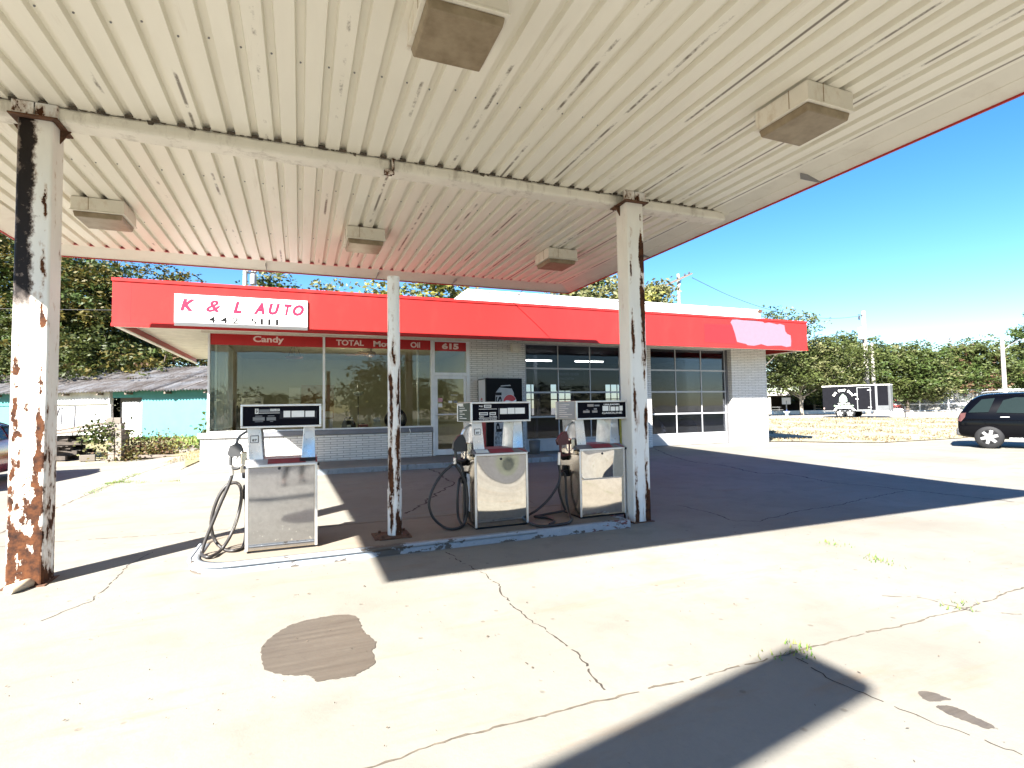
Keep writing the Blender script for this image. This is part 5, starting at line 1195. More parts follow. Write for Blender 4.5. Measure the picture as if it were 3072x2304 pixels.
tree('pine_tree','dark pine tree behind the pole and the trailer roof','tree',53.8,38.6,9.0,[(0,0,4.4,4.6,3,3.4),(-1.6,0,6.6,2.2,2,2.1),(1.6,0,6.6,2.2,2,2.1),(0,0,7.3,1.4,1.4,1.6),(3.6,-.8,3.8,3.2,2.4,3.0),(-4,1,3.6,3,2.4,3)],['pine','green','wood'],34000,.24,32,True,GP,.2,weights=[5,2,2],elong=1.7)
tree('pine_tree','rounded pine tree past the trailer nose, beside the gap of sky','tree',60.6,37.2,7.8,[(0,0,4.0,3.8,2.8,3.2),(-1.8,0,5.4,2.4,2,2.1),(1.9,-.6,2.9,2.2,2,2.1)],['pine','green','pale'],25000,.24,33,True,GP,.2,weights=[5,2,1],elong=1.7)
tree('pine_tree','broad pine with reddish tips past the gap of sky','tree',69.8,36.2,8.4,[(.6,0,4.4,4.2,3.2,3.4),(.4,0,5.8,2.8,2.4,1.8),(-1.5,0,3.0,2.2,2,2.2),(3.2,0,3.6,2.8,2.4,2.6)],['pine','green','rust'],32000,.25,34,True,GP,.2,weights=[6,2,1],elong=1.6)
tree('pine_tree','tallest dark pine, behind the street light','tree',79.5,33.5,11.6,[(0,0,5.6,3.8,3,4.4),(.4,0,8.6,2.6,2.4,2.8),(-2,0,3.8,2.8,2.4,3.0),(2.5,0,4,3.4,2.6,3.4)],['pine','green','wood'],26000,.28,35,True,GP,.2,weights=[4,3,2],elong=1.6)
tree('low_bush','low reddish bush behind the chain link fence','bush',67.5,40.5,2.6,[(0,0,1.2,2.6,1.4,1.1),(3,0,1.1,2,1.4,1.0)],['rust','pine'],3500,.28,36,True,None,.2)
# trees behind the photographer: the shop window mirrors them
tree('street_tree','big rounded tree across the road, mirrored in the shop window','tree',9.0,-34,8.0,[(0,0,4.6,3.4,3,2.8),(-2.2,0,3.6,2.4,3,2.2),(2.4,0,3.6,2.6,3,2.2),(0,0,2.6,3.4,3,1.8)],['wood','green'],9000,.36,41,True,'trees across the road',.25)
tree('street_tree','low tree line across the road, mirrored behind the Candy lettering','tree',-9,-42,5.2,[(-8,0,2.4,7,3,2.2),(0,0,2.2,7,3,2.1),(-18,0,2.4,7,3,2.3),(8,0,2.0,6,3,2.0)],['wood','green'],11000,.36,42,True,'trees across the road',.25)
tree('street_tree','low tree line across the road, mirrored in the garage doors','tree',24,-40,5.2,[(-6,0,2.4,7,3,2.3),(4,0,2.4,7,3,2.2),(14,0,2.2,7,3,2.2)],['wood','green'],9000,.36,43,True,'trees across the road',.25)

# ------------------------------------------------------------------ poles, wires, fence
POLEW = M('pale_pole_wood',(.30,.28,.25),.9,var=.2,scale=6,stretch=.1)
def pole(label, x, y, h, r=.13, cat='utility pole', loc_z=None, group=None, name='utility_pole'):
    t = thing(name, label, cat, (x,y,H(x,y)), group, local=True)
    m = MB(); m.cyl((0,0,-.2),(0,0,h),r,r*.72,14); m.build('shaft', POLEW, t); return t
def can_(m, x, y, z, r=.2, h=.75): m.lathe((x,y,z),[(0,0),(r*.95,0),(r,.05),(r,h-.06),(r*.9,h),(0,h+.05)],16)
p1 = pole('white topped utility pole rising over the red fascia in a gap of sky',-2.87,33.08,9.6,.16)
m = MB(); can_(m,.42,-.1,8.3,.17,.6); m.build('transformer', GREY, p1); m = MB(); m.box(-.1,.55,-.06,.06,8.95,9.05); m.build('bracket', DARK, p1)
m = MB()
for a in (.12,.38,.52): m.lathe((a,-.05,9.05),[(0,0),(.05,.0),(.06,.08),(.03,.16),(0,.18)],10)
pieces(m,'insulator', LETTER, p1)
p2 = pole('utility pole with slanting crossarm seen past the rust streaked column',26.48,32.05,11.0,.15)
arm = Vector((1.70,-.72,.80)).normalized(); m = MB()
Mx = Matrix((arm, Vector((0,1,0)).cross(arm).cross(arm)*-1, arm.cross(Vector((0,1,0))))).transposed(); 
m.obox((-.30,-.2,10.45),(2.5,.12,.12),Mx); m.obox((-.30,.2,10.45),(2.5,.12,.12),Mx); pieces(m,'crossarm', WOOD, p2)
m = MB(); c0 = Vector((-.3,0,10.45))
m.tube([c0+arm*.5,(0,0,9.6)],.03,6,0,1); m.tube([c0-arm*.4,(0,0,9.6)],.03,6,0,1); pieces(m,'brace', STEEL, p2)
m = MB()
for k in (-1.1,-.55,.2,.8,1.15): q = c0+arm*k; m.lathe((q.x,q.y,q.z+.05),[(0,0),(.05,0),(.07,.09),(.03,.18),(0,.2)],10)
pieces(m,'insulator', DARK, p2)
p3 = pole('tall pale utility pole with a grey transformer rising behind the trailer',49.3,33.75,9.7,.24)
m = MB(); can_(m,-.55,-.1,7.0,.26,1.1); m.build('transformer', M('transformer_pale',(.62,.63,.63),.5), p3); m = MB(); m.box(-.5,.0,-.08,.08,6.95,7.02); m.box(-.5,0,-.08,.08,8.0,8.06); m.box(-.75,.05,-.03,.03,9.3,9.35); pieces(m,'bracket', DARK, p3)
m = MB(); m.lathe((-.62,0,8.85),[(0,0),(.06,0),(.09,.2),(.05,.4),(0,.42)],10); m.build('fuse_holder', DARK, p3)
p4 = pole('shorter pale pole standing close beside the transformer pole',50.05,33.6,6.7,.17)
m = MB(); m.box(-.35,.1,-.05,.05,6.35,6.42); m.build('bracket', DARK, p4)
sl_ = pole('street light pole with a single curved arm behind the black car',49.12,23.21,6.05,.16,'street light',name='street_light')
m = MB(); m.tube([(0,0,4.9),(.55,-.22,5.3),(1.1,-.45,5.62),(1.55,-.62,5.7)],.04,8); m.build('arm', STEEL, sl_); m = MB(); m.obox((1.85,-.75,5.70),(.75,.24,.12),Matrix.Rotation(R_(-22),3,'Z')); m.build('lamp_head', ALUW, sl_, bevel=.03)
def wire(pts, label, r=.012):
    m = MB(); m.tube(pts, r, 5, 0, 6); return tag(m.build('overhead_wire', DARK), label, 'wire')
def sag(a, b, s, n=6): return [tuple(Vector(a).lerp(Vector(b),k/n)-Vector((0,0,s*4*(k/n)*(1-k/n)))) for k in range(n+1)]
wire(sag((-60,40,7.6),(-2.9,33.0,7.2),.5),'thin pale wire crossing the dark trees above the tin roof',.016)
wire(sag((27.4,31.6,11.1),(49.2,33.7,9.7),1.3),'thin wire running down the sky from the slanting crossarm to the tall pole',.02)

# chain link fence and rails
CL = NT('chain_link'); cc = CL.map((1,1,1)); sp_ = CL.xyz()
u_ = CL.math('FRACT', CL.math('MULTIPLY', CL.math('ADD', CL.math('ADD', sp_[0], sp_[1]), sp_[2]), 9.)); w_ = CL.math('FRACT', CL.math('MULTIPLY', CL.math('SUBTRACT', CL.math('ADD', sp_[0], sp_[1]), sp_[2]), 9.))
k_ = CL.math('MAXIMUM', CL.math('LESS_THAN', u_, .12), CL.math('LESS_THAN', w_, .12)); CL.col((.42,.43,.43)); CL.set(.5,.5)
tp = CL.n('ShaderNodeBsdfTransparent'); mx_ = CL.n('ShaderNodeMixShader'); CL.plug(k_, mx_.inputs[0]); CL.t.links.new(tp.outputs[0], mx_.inputs[1]); CL.t.links.new(CL.b.outputs[0], mx_.inputs[2]); CL.t.links.new(mx_.outputs[0], CL.out.inputs[0]); CL = CL.mat
fa0, fa1 = Vector((56.5,39.3,0)), Vector((74.0,32.4,0))
fc_ = thing('chain_link_fence','tall grey chain link fence with pipe rails past the trailer','fence',(fa0.x,fa0.y,.42))
m = MB(); m.quad((fa0.x,fa0.y,.45),(fa1.x,fa1.y,.45),(fa1.x,fa1.y,2.7),(fa0.x,fa0.y,2.7)); m.build('wire_mesh', CL, fc_)
m = MB()
for z in (2.7,1.25,.5): m.cyl((fa0.x,fa0.y,z),(fa1.x,fa1.y,z),.05,None,8)
m.build('rail', ALUW, fc_)
for k in range(7):
    q = fa0.lerp(fa1,k/6); m = MB(); m.cyl((q.x,q.y,.3),(q.x,q.y,2.75),.06,None,8); m.build('post', ALUW, fc_)
rf = thing('rail_fence','low white rail fence behind the chain link fence','fence',(58,44,.42))
for z in (.7,1.05,1.4): m = MB(); m.obox((70,40.5,z+.2),(28,.05,.12),Matrix.Rotation(math.atan2(-9,24),3,'Z')); m.build('rail', WHITE, rf)
for k in range(8): q = Vector((57,45.4,0)).lerp(Vector((83,35.6,0)),k/7); m = MB(); m.box(q.x-.08,q.x+.08,q.y-.08,q.y+.08,.3,1.75); m.build('post', WHITE, rf)
def fcar(label, x, y, rz, c):
    t = thing('far_car', label, 'car', (x,y,.42), local=True, rz=rz)
    b = car_loft(S2,'body',flat('far_car_paint_'+str(x),c,.3,coat=.5),t); b.modifiers['s'].render_levels = 2
    for sd in (-1,1):
        side_win(S2,[(1.15,.12),(2.85,.08),(2.45,.82),(1.45,.80)],'window',TINT,t,.01,sd)
        for xx in (.85,3.55): q = MB(); q.lathe((xx,sd*.80,.31),[(0,-.1),(.31,-.1),(.31,.1),(0,.1)],18,0,'y'); q.build('wheel', RUBBER, t)
fcar('far white car parked beyond the fences nearest the trailer',61.5,47.5,R_(-25),(.7,.7,.7))
fcar('far red car parked beyond the fences, between two white ones',69.0,46.0,R_(-20),(.45,.03,.03))
fcar('far white car parked beyond the fences near the black car roof',78.5,44.0,R_(-20),(.72,.72,.72))
# shelter and low wall behind the spreading tree
sh = thing('picnic_shelter','dark open shelter with white posts behind the spreading tree','shelter',(50,42.6,.42))
A, B = Vector((46.5,45.8,0)), Vector((56.0,41.9,0)); dv = (B-A).normalized(); nv = Vector((-dv.y,dv.x,0))
def ob(mb, t, off, z0, z1, L, w): c = A+dv*t+nv*off; mb.obox((c.x,c.y,.5*(z0+z1)),(L,w,z1-z0),Matrix.Rotation(math.atan2(dv.y,dv.x),3,'Z'))
m = MB(); ob(m,5.1,2.2,2.45,2.75,13,6.0); m.build('roof', M('shelter_roof',(.30,.28,.26),.8), sh)
m = MB(); ob(m,5.1,4.6,.42,2.44,12.4,.2); ob(m,-1.0,2.4,.42,2.44,.2,4.3); ob(m,11.2,2.4,.42,2.44,.2,4.3); m.build('back_wall', M('shelter_dark',(.05,.045,.04),.9), sh)
for t in (0,2.6,6.2,9.8): m = MB(); ob(m,t,-.4,.4,2.44,.22,.22); m.build('post', WHITE, sh)
tb = thing('picnic_table','picnic table in the dark shelter','table',(50.2,45.4,.43),local=True,rz=math.atan2(dv.y,dv.x)); m = MB(); m.box(-.9,.9,-.35,.35,.70,.76); m.build('table_top', STEEL, tb)
for sd in (-1,1): m = MB(); m.box(sd*.7-.04,sd*.7+.04,-.3,.3,0,.70); m.build('leg', DARK, tb); m = MB(); m.box(-.9,.9,sd*.65-.12,sd*.65+.12,.40,.45); m.build('bench_seat', STEEL, tb)
lw = MB(); A2,B2 = Vector((43.0,38.9,0)),Vector((54.6,34.0,0)); dd2 = B2-A2; c = (A2+B2)/2; lw.obox((c.x,c.y,.66),(dd2.length,.25,.36),Matrix.Rotation(math.atan2(dd2.y,dd2.x),3,'Z')); q = lw.build('low_wall', WHITE, None, bevel=.02); tag(q,'low white wall running behind the spreading tree trunk to the trailer','wall')
hy = thing('drinking_fountain','small pale blue and white fountain near the far end of the lawn','fountain',(34.2,29.6,H(34.2,29.6)),local=True)
m = MB(); m.lathe((0,0,0),[(0,0),(.13,0),(.11,.38),(.20,.44),(.23,.52),(0,.48)],14); m.build('pedestal', M('fountain_pale',(.62,.68,.72),.5), hy); m = MB(); m.box(-.03,.03,-.03,.03,.48,.66); m.build('spout', VBL, hy)
ms = thing('sign_board','small white square sign on a post in front of the dark shelter','sign',(43.9,38.0,.42),local=True,rz=R_(-50)); m = MB(); m.cyl((0,0,0),(0,0,1.4),.05,None,8); m.build('post', STEEL, ms); m = MB(); m.box(-.38,.38,-.03,.03,1.05,1.7); m.build('panel', WHITE, ms)

# ------------------------------------------------------------------ shed and yard at the left
shd = thing('tin_roofed_shed','long low shed with rusty tin roof, turquoise wall and white boarded front','shed',(-8,30,.3))
P0, P1 = Vector((-3.65,27.6,0)), Vector((-16.2,33.9,0)); du = (P1-P0).normalized(); nb_ = Vector((du.y,-du.x,0))
if nb_.y < 0: nb_ = -nb_
SL = (P1-P0).length
def sp(u, d, z): q = P0+du*u+nb_*d; return (q.x,q.y,z)
def wallbox(mb, u0, u1, d0, d1, z0, z1, mi=0): mb.hexa([sp(u0,d0,z0),sp(u1,d0,z0),sp(u1,d1,z0),sp(u0,d1,z0)],[sp(u0,d0,z1),sp(u1,d0,z1),sp(u1,d1,z1),sp(u0,d1,z1)],mi)
TQ = M('turquoise_paint',(.060,.215,.225),.7,var=.12,scale=1.5,dirt=.15,dcol=(.05,.17,.17)); TQD = M('turquoise_trim',(.045,.20,.19),.7,var=.12)
BOARD = NT('white_clapboard'); bz = BOARD.math('FRACT', BOARD.math('DIVIDE', BOARD.xyz()[2], .235)); bl = BOARD.ramp(bz,.0,.07,1,0)
BOARD.col(BOARD.mix(bl, BOARD.mix(BOARD.ramp(BOARD.noise(4,7,.6),.35,.7),(.74,.74,.73),(.62,.61,.60)), (.28,.28,.28))); BOARD.set(.7); BOARD.bump(bz,.6,.03); BOARD = BOARD.mat
m = MB(); wallbox(m,0,3.5,0,.15,.2,2.62); wallbox(m,0,.15,.16,4.5,.2,2.62); m.build('turquoise_wall', TQ, shd)
m = MB(); wallbox(m,.0,4.9,-.06,-.002,2.28,2.62); wallbox(m,-.03,.10,-.04,-.002,.2,2.28); wallbox(m,9.2,SL,-.05,-.002,2.0,2.30); pieces(m,'trim_board', TQD, shd)
m = MB(); wallbox(m,5.05,9.1,0,.15,.2,2.66); m.build('boarded_wall', BOARD, shd)
m = MB(); wallbox(m,5.0,9.1,-.12,-.03,2.02,2.55); wallbox(m,5.0,5.14,-.05,-.001,.2,2.02); wallbox(m,9.11,9.2,-.04,.15,.2,2.6); pieces(m,'white_fascia_board', M('weathered_white_board',(.52,.52,.52),.8,var=.25,scale=2,dirt=.4), shd)
m = MB(); wallbox(m,9.2,SL,0,.15,.2,2.66); m.build('turquoise_wall', TQ, shd)
m = MB(); wallbox(m,3.5,5.05,.55,.65,.2,2.5); m.build('doorway_back', M('doorway_grey',(.22,.21,.20),.8), shd)
m = MB(); wallbox(m,3.55,4.55,.10,.16,.25,2.08); m.build('door', M('shed_door_white',(.72,.71,.69),.7,var=.12), shd)
tin = NT('rusty_tin'); tx_ = tin.noise((.9,.9,.9),9,.68); ts = tin.noise((7,1.2,1.2),8,.7,loc=(3,3,3))
tc = tin.mix(tin.ramp(tx_,.40,.62),(.34,.335,.33),(.20,.165,.135)); tc = tin.mix(tin.math('MULTIPLY',tin.ramp(ts,.52,.66),.6),tc,(.085,.055,.038)); tX = tin.xyz(); tu = tin.math('ADD', tin.math('MULTIPLY', tX[0], du.x), tin.math('MULTIPLY', tX[1], du.y)); tw = tin.math('ADD', tu, tin.math('MULTIPLY', tin.noise(.8,3,.5), .12))
vl = tin.ramp(tin.math('ABSOLUTE', tin.math('SUBTRACT', tin.math('FRACT', tin.math('DIVIDE', tu, .15)), .5)), .1, .42, 1, 0); tc = tin.mix(tin.math('MULTIPLY', vl, tin.ramp(tx_,.3,.7,.25,.7)), tc, (.07,.052,.04))
sm_ = tin.ramp(tin.math('ABSOLUTE', tin.math('SUBTRACT', tin.math('FRACT', tin.math('DIVIDE', tw, .68)), .5)), .02, .07, 1, 0); tc = tin.mix(tin.math('MULTIPLY', sm_, .6), tc, (.05,.038,.03)); tin.col(tc); tin.set(.6,.25); tin.bump(ts,.6,.02); tin = tin.mat
m = MB(); NR = 190
for (d0,z0,d1,z1,zo) in ((-.55,2.56,2.0,3.30,.0),(1.9,3.29,4.4,4.02,.03)):
    u = -.35; rows = []
    while u < SL+.3:
        for f,dz in ((0,0),(.25,.04),(.5,0),(.75,-.04)): rows.append((u+.15*f+rnd.uniform(-.006,.006), dz))
        u += .15
    k = 0; vs = []
    for u_,dz in rows:
        sh_ = int(u_/.66); jz = random.Random(sh_*7+int(d0*10)).uniform(-.03,.03); je = random.Random(sh_*13+3).uniform(-.05,.04)
        vs += [sp(u_,d0+je,z0+dz+zo+jz*.5-je*.28), sp(u_,d1,z1+dz+zo+jz)]
    m.add(vs, [(2*i,2*i+2,2*i+3,2*i+1) for i in range(len(rows)-1)])
m.build('tin_roof', tin, shd)
m = MB()
for u in (.1,2.0,3.9,5.3,7.0,8.8,10.6): wallbox(m,u,u+.09,-.45,.3,2.42,2.52)
pieces(m,'rafter', WOOD, shd)
# concrete block pier
BL = concrete('cinder_block',(.19,.17,.145),(.14,.12,.10),speck=.6)
bx, by = -5.39, 20.6
GBk = 'stacked concrete blocks'
def block(x, y, z, rz, label, hol=False):
    m = MB()
    if hol:
        for a in (-.195,-.03,.16): m.box(a,a+.035 if a != -.03 else .03,-.095,.095,0,.19)
        m.box(-.16,.16,-.095,-.065,0,.19); m.box(-.16,.16,.065,.095,0,.19)
    else: m.box(-.198,.198,-.095,.095,0,.19)
    o = m.build('concrete_block', BL, None, bevel=.008); o.location = (x,y,z); o.rotation_euler = (0,0,rz); return tag(o,label,'block',GBk)
bz0 = H(bx,by)+.015
side = R_(-20); words = ('bottom','second','third','fourth','fifth')
for k in range(5):
    z = bz0+.196*k; c_,s_ = math.cos(side),math.sin(side)
    for q,(off,wd) in enumerate(((-.11,'left'),(.11,'right'))):
        ang = side+PI/2 if (k+q)%2 == 0 else side+PI/2+rnd.uniform(-.04,.04)
        block(bx+off*c_, by+off*s_, z, ang, '%s block in the %s course of the block stack' % (wd, words[k]))
block(bx-.06,by-.02,bz0+.196*5,side,'single block lying crosswise near the top of the block stack')
block(bx-.14,by+.02,bz0+.196*6-.002,side+.3,'topmost broken block on the block stack')
block(-6.25,20.75,H(-6.2,20.7)+.015,side+.5,'single block lying on the ground under the lumber pile')
def vine(name, label, x, y, z, ext, n, mats, seed, size=.10):
    rg = random.Random(seed); r = thing(name, label, 'vine' if name == 'creeper' else 'brush', (x,y,z), local=True)
    for k,mt in enumerate(mats):
        m = MB()
        for i in range(n//len(mats)):
            p = Vector((rg.gauss(0,ext[0]),rg.gauss(0,ext[1]),abs(rg.gauss(0,ext[2])) if name != 'creeper' else rg.gauss(0,ext[2]))); u = Vector((rg.gauss(0,1),rg.gauss(0,1),rg.gauss(0,1))).normalized(); w = u.orthogonal().normalized(); s_ = size*rg.uniform(.5,1.2)
            m.add([p-u*s_*.6,p+w*s_*.4,p+u*s_*.6,p-w*s_*.4],[(0,1,2,3)])
        m.build('leaves', LV[mt], r)
    m = MB()
    for i in range(16):
        a = Vector((rg.gauss(0,ext[0]*.6),rg.gauss(0,ext[1]*.6),0)); b = a+Vector((rg.gauss(0,ext[0]),rg.gauss(0,ext[1]),abs(rg.gauss(0,ext[2]*1.4)))); m.tube([a,(a+b)/2+Vector((rg.gauss(0,.04),0,.03)),b],.008,4,0,2)
    m.build('stems', BARK, r); return r
vine('creeper','green creeper hanging over the block stack and lumber',-5.75,20.55,.88,(.34,.15,.20),700,['pale','green'],5)
vine('dry_brush','heap of dry brown brush between the block stack and the slab',-4.55,20.9,.05,(.55,.42,.30),3200,['rust','gold','pale'],6,.085)
# lumber laid over pallets
GPl = 'pallets under the lumber'
PWOOD = M('dark_pallet_wood',(.05,.04,.032),.9,var=.5,scale=5,bump=.3)
def pallet(x, y, z, rz, label):
    t = thing('pallet', label, 'pallet', (x,y,z), GPl, local=True, rz=rz)
    m = MB()
    for k in range(6): m.box(-.6,.6,-.5+k*.19,-.40+k*.19,.11,.13)
    m.build('deck_boards', PWOOD, t)
    for yb_ in (-.46,0,.46): m = MB(); m.box(-.6,.6,yb_-.04,yb_+.04,.02,.11); m.build('runner', PWOOD, t)
    m = MB()
    for k in range(3): m.box(-.6,.6,-.5+k*.44,-.38+k*.44,0,.02)
    m.build('bottom_boards', PWOOD, t); return t
for k,wd in enumerate(('lowest','second','third','fourth','topmost')):
    pallet(-7.25+(0,.14,-.1,.2,.05)[k],21.6+(0,.1,-.08,.06,.15)[k],H(-7.15,21.5)+.02+.155*k,R_(-22+(0,9,-7,13,-3)[k]),'%s grey wooden pallet under the lumber pile' % wd)
GLm = 'lumber lying on the pallets'
for k,(z,ro,dx,ln,lab) in enumerate(((.86,-19,.0,3.2,'lowest long board of the lumber pile'),(.91,-17,.1,3.0,'second board of the lumber pile, pale and split'),(.96,-16,-.2,3.3,'third board of the lumber pile with dark edge'),(1.01,-15,.15,2.6,'fourth board of the lumber pile, shorter than those below'),(1.07,-13,.3,2.4,'topmost board of the lumber pile, tilted up'))):
    m = MB(); m.box(-ln/2,ln/2,-.09+.02*k,.09+.02*k,0,.04); o = m.build('lumber_board', WOOD, None, bevel=.004); o.location = (-7.0+dx,21.0+.12*k,z+H(-7,21)); o.rotation_euler = (0,R_(-5-k),R_(ro)); tag(o,lab,'board',GLm)
cf_ = thing('metal_frame','bent grey metal chair frame standing on the lumber pile','frame',(-7.35,22.3,1.08),local=True,rz=R_(-20))
m = MB(); m.tube([(-.42,0,.0),(-.22,0,.62),(-.18,0,.68),(.28,0,.70),(.31,0,.66),(.30,0,.0)],.028,8,0,3); m.tube([(-.12,0,.68),(-.14,0,.1)],.022,8,0,1); m.build('tube', M('frame_grey',(.10,.10,.11),.5), cf_)
m = MB(); m.lathe((-.46,0,.08),[(0,-.04),(.10,-.04),(.10,.04),(0,.04)],14,0,'y'); m.build('wheel', BLACK, cf_)
m = MB(); m.box(-.9,.9,-.75,.75,0,.10); o = m.build('concrete_slab', BL, None, bevel=.02); o.location = (-3.75,21.4,H(-3.75,21.4)+.03); o.rotation_euler = (R_(4),R_(-3),R_(-24)); tag(o,'flat pale concrete slab lying in the grass past the brush','slab')
m = MB(); m.box(-.85,.85,-.06,.06,0,.09); o = m.build('timber_sleeper', WOOD, None, bevel=.01); o.location = (-4.1,20.0,H(-4.1,20)+.02); o.rotation_euler = (0,0,R_(-22)); tag(o,'long low timber lying along the edge of the grass before the slab','timber')
wp = vine('climbing_plant','small dark green plant against the sunny corner of the station',-2.45,17.5,.5,(.12,.12,.35),220,['green'],9,.12); wp['category'] = 'plant'

# ------------------------------------------------------------------ grass and weeds (nobody could count the blades)
def blades(name, pts, hgt, mats, seed, wd=.03, lean=.5):
    rg = random.Random(seed); m = MB()
    for x,y,k in pts:
        z = H(x,y)+.02
        for i in range(k):
            a = rg.uniform(0,2*PI); h = hgt*rg.uniform(.4,1.25); bx_,by_ = x+rg.gauss(0,.05),y+rg.gauss(0,.05)
            l = Vector((math.cos(a),math.sin(a),0))*h*lean*rg.random(); s_ = Vector((-math.sin(a),math.cos(a),0))*wd
            b0 = Vector((bx_,by_,z)); m.add([b0-s_,b0+s_,b0+l+Vector((0,0,h))],[(0,1,2)],rg.randrange(len(mats)))
    o = m.build(name, mats); o['kind'] = 'stuff'; return o
def inpoly(x,y,P):
    c = False
    for (x0,y0),(x1,y1) in zip(P,P[1:]+P[:1]):
        if (y0>y) != (y1>y) and x < (x1-x0)*(y-y0)/(y1-y0)+x0: c = not c
    return c
DRY = [leafmat('dry_blade_a',(.27,.24,.165),(.33,.295,.21),.3), leafmat('dry_blade_b',(.22,.175,.10),(.28,.23,.14),.3), leafmat('dry_blade_c',(.13,.095,.05),(.19,.14,.075),.3)]
pts = []; rg = random.Random(3)
while len(pts) < 5200:
    x,y = rg.uniform(15,43),rg.uniform(12.9,31)
    if inpoly(x,y,lawn_poly) and math.sin(x*1.3)+math.sin(y*1.9+x*.6)+rg.gauss(0,.8) > .2: pts.append((x,y,4))
blades('dry_grass', pts, .085, DRY, 4, .035, 1.2)
GRB = [leafmat('green_blade_a',(.07,.15,.02),(.12,.22,.04),.3), leafmat('green_blade_b',(.14,.17,.04),(.22,.22,.07),.3)]
pts = [(-2.6-.0*k+rg.uniform(-5.2,.2), 27.2+rg.uniform(-.2,.7)+0, 6) for k in range(300)]
pts = [(x, 27.3-(x+3.6)*.5-rg.uniform(.05,.5), k) for x,y,k in pts]
pts += [(rg.uniform(-5,-2.4), rg.uniform(20.8,26), 2) for _ in range(500)]
blades('dry_grass', [(rg.uniform(-3.3,-2.2), rg.uniform(16.3,21.5), 4) for _ in range(420)], .055, DRY, 14, .009, 1.1)
blades('green_grass', pts, .20, GRB, 5, .03, .6)
wd_ = []
def along(P, n, sp_, k=4):
    for i in range(n):
        j = rg.randrange(len(P)-1); t = rg.random(); wd_.append((P[j][0]+(P[j+1][0]-P[j][0])*t+rg.gauss(0,sp_), P[j][1]+(P[j+1][1]-P[j][1])*t+rg.gauss(0,sp_), k))
along([(-3.42,11.4),(-3.37,13.0),(-3.3,14)],70,.03); along([(-3.5,12.75),(-3.3,12.73),(-2.75,12.04)],70,.04); along([(-2.4,12.0),(-2.0,11.9)],14,.05)
along([(5.3,4.25),(5.2,3.9)],9,.02,3); along([(5.1,3.55),(5.0,3.3)],14,.02,3); along([(2.6,2.40),(2.9,2.41)],16,.02,3); along([(4.3,2.42),(4.6,2.42)],10,.02,2)
blades('crack_weeds', wd_, .03, GRB, 6, .006, .9)
lt = MB(); rg = random.Random(8)                                    # leaf scraps and grit
for i in range(420):
    x,y = rg.uniform(-2.5,6.5),rg.uniform(1.2,6.0)
    a = rg.uniform(0,PI); s_ = rg.uniform(.0025,.009)*(1 if rg.random()<.88 else 1.7); z = H(x,y)+.019; c,s = math.cos(a)*s_,math.sin(a)*s_
    lt.add([(x-c,y-s,z),(x-s*.5,y+c*.5,z+.004),(x+c,y+s,z+.002),(x+s*.5,y-c*.5,z)],[(0,1,2,3)])
o = lt.build('leaf_litter', M('dead_leaf',(.10,.075,.05),.9,var=.6,scale=3)); o['kind'] = 'stuff'

# the photographer, mirrored in the dull pump front
pe = thing('person','person in pale shirt and grey trousers holding up a phone, mirrored in the dull pump','person',(-.13,-.40,.012),local=True,rz=R_(-21.8))
def skin(name, mat, V, E, root=0, sub=2):
    me = bpy.data.meshes.new(name); me.from_pydata([v[:3] for v in V], E, []); me.materials.append(mat)
    o = bpy.data.objects.new(name, me); COL.objects.link(o); o.parent = pe
    s = o.modifiers.new('skin','SKIN'); s.use_smooth_shade = True
    for i,v in enumerate(V): me.skin_vertices[0].data[i].radius = (v[3], v[4] if len(v) > 4 else v[3]); me.skin_vertices[0].data[i].use_root = (i == root)
    u = o.modifiers.new('sub','SUBSURF'); u.levels = u.render_levels = sub
    return o
SKIN = M('skin',(.36,.22,.15),.55,var=.06); TRS = M('grey_trousers',(.075,.08,.09),.85,var=.15); SHT = M('pale_shirt',(.32,.33,.36),.85,var=.1)
# body: one continuous surface from the feet to the head and out to the wrists
B = [(0,0,.93,.14,.10),(0,0,1.10,.13,.09),(0,0,1.28,.15,.10),(0,0,1.42,.12,.08),(0,.01,1.50,.052),(0,.03,1.58,.075,.085),(0,.03,1.68,.07,.085),
 (-.11,0,.86,.085),(-.16,.03,.48,.058),(-.19,-.02,.10,.038),(-.20,.10,.035,.036),(.11,0,.86,.085),(.17,.02,.48,.058),(.21,-.03,.10,.038),(.23,.09,.035,.036),
 (-.19,0,1.39,.055),(-.25,.10,1.16,.042),(-.10,.32,1.40,.032),(-.06,.365,1.45,.027),(.19,0,1.39,.055),(.25,.10,1.16,.042),(.10,.32,1.40,.032),(.06,.365,1.45,.027)]
E_ = [(0,1),(1,2),(2,3),(3,4),(4,5),(5,6),(0,7),(7,8),(8,9),(9,10),(0,11),(11,12),(12,13),(13,14),(3,15),(15,16),(16,17),(17,18),(3,19),(19,20),(20,21),(21,22)]
skin('body', SKIN, B, E_)
skin('trousers', TRS, [(0,0,.95,.152,.112),(-.11,0,.86,.10),(-.16,.03,.48,.074),(-.188,-.018,.13,.062),(.11,0,.86,.10),(.17,.02,.48,.074),(.208,-.028,.13,.062)], [(0,1),(1,2),(2,3),(0,4),(4,5),(5,6)])
skin('shirt', SHT, [(0,0,.92,.152,.115),(0,0,1.10,.142,.105),(0,0,1.28,.16,.112),(0,0,1.42,.13,.092),(-.19,0,1.395,.068),(-.235,.07,1.24,.06),(.19,0,1.395,.068),(.235,.07,1.24,.06)], [(0,1),(1,2),(2,3),(3,4),(4,5),(3,6),(6,7)])
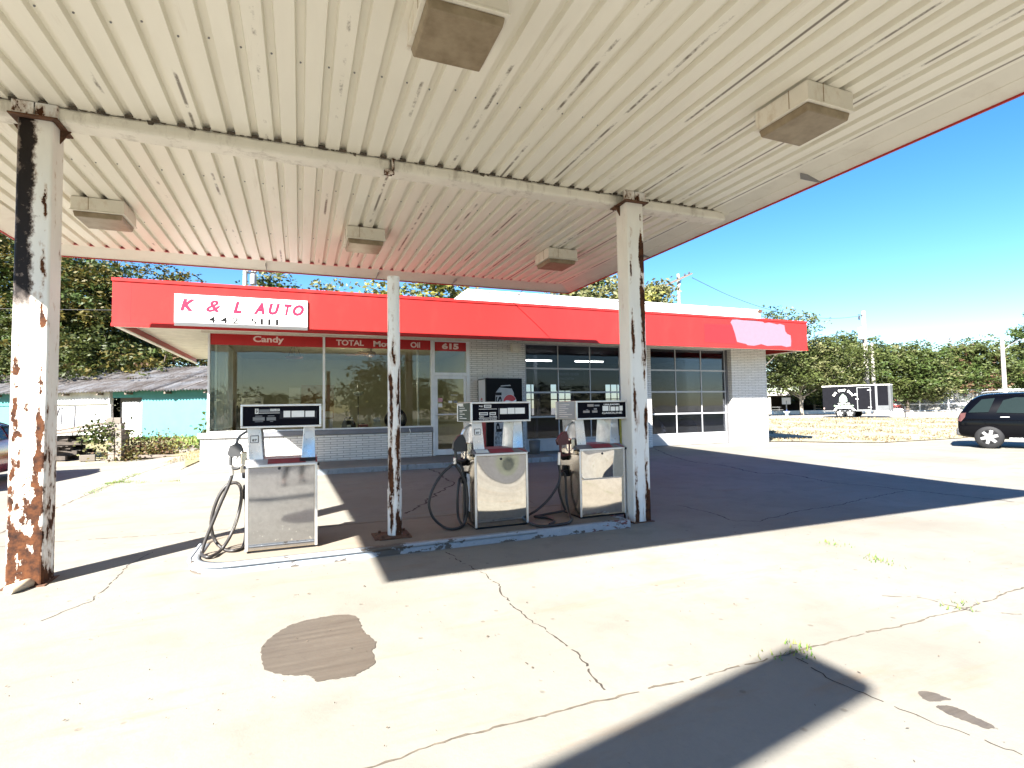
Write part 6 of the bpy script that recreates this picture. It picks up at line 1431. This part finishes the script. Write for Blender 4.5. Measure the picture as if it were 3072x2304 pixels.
skin('hair', M('dark_hair',(.03,.02,.015),.6), [(0,-.02,1.60,.075,.07),(0,0,1.70,.078,.085),(0,.03,1.745,.06,.06)], [(0,1),(1,2)])
for sd in (-1,1):
    for k in range(4): skin('finger', SKIN, [(sd*.055,.37,1.465-.018*k,.009),(sd*.062,.395,1.47-.019*k,.0085),(sd*.045,.408,1.47-.019*k,.008),(sd*.025,.408,1.469-.018*k,.007)], [(0,1),(1,2),(2,3)], 0, 1)
    skin('thumb', SKIN, [(sd*.05,.36,1.44,.010),(sd*.04,.355,1.465,.009),(sd*.03,.36,1.485,.008)], [(0,1),(1,2)], 0, 1)
    m = MB(); m.lathe((sd*.205,.03,.03),[(0,-.03),(.05,-.03),(.052,.02),(.035,.05),(0,.055)],14); m.hexa([(sd*.205-.045,-.05,0),(sd*.205+.045,-.05,0),(sd*.22+.045,.20,0),(sd*.22-.045,.20,0)],[(sd*.205-.04,-.04,.08),(sd*.205+.04,-.04,.08),(sd*.22+.035,.19,.045),(sd*.22-.035,.19,.045)]); m.build('shoe', DARK, pe, bevel=.015)
ph = MB(); ph.box(-.078,.078,.382,.390,1.42,1.495); pho = ph.build('phone', BLACK, None, bevel=.004); pho.location = (-.13,-.40,.012); pho.rotation_euler = (0,0,R_(-21.8)); tag(pho,'thin black phone held up in both hands by the person','phone')
q = MB(); q.box(-.072,.072,.3805,.3818,1.426,1.489); q.build('screen', flat('phone_screen',(.01,.01,.012),.1), pho)

# unseen slab on a post, added to throw the squared shadow at front right
caster = thing('shadow_slab','added slab on a post out of frame that throws the square ended shadow','sign',(-6.6,-3.05,0))
m = MB(); m.cyl((-6.6,-3.05,0),(-6.6,-3.05,5.4),.08,None,14); m.build('post', STEEL, caster)
m = MB(); m.hexa([(-7.0,-3.30,5.02),(-2.98,-2.60,5.02),(-2.98,-2.10,5.02),(-7.0,-2.94,5.02)],[(-7.0,-3.30,5.10),(-2.98,-2.60,5.10),(-2.98,-2.10,5.10),(-7.0,-2.94,5.10)]); m.build('shadow_tray', STEEL, caster)
bpy.context.view_layer.update()
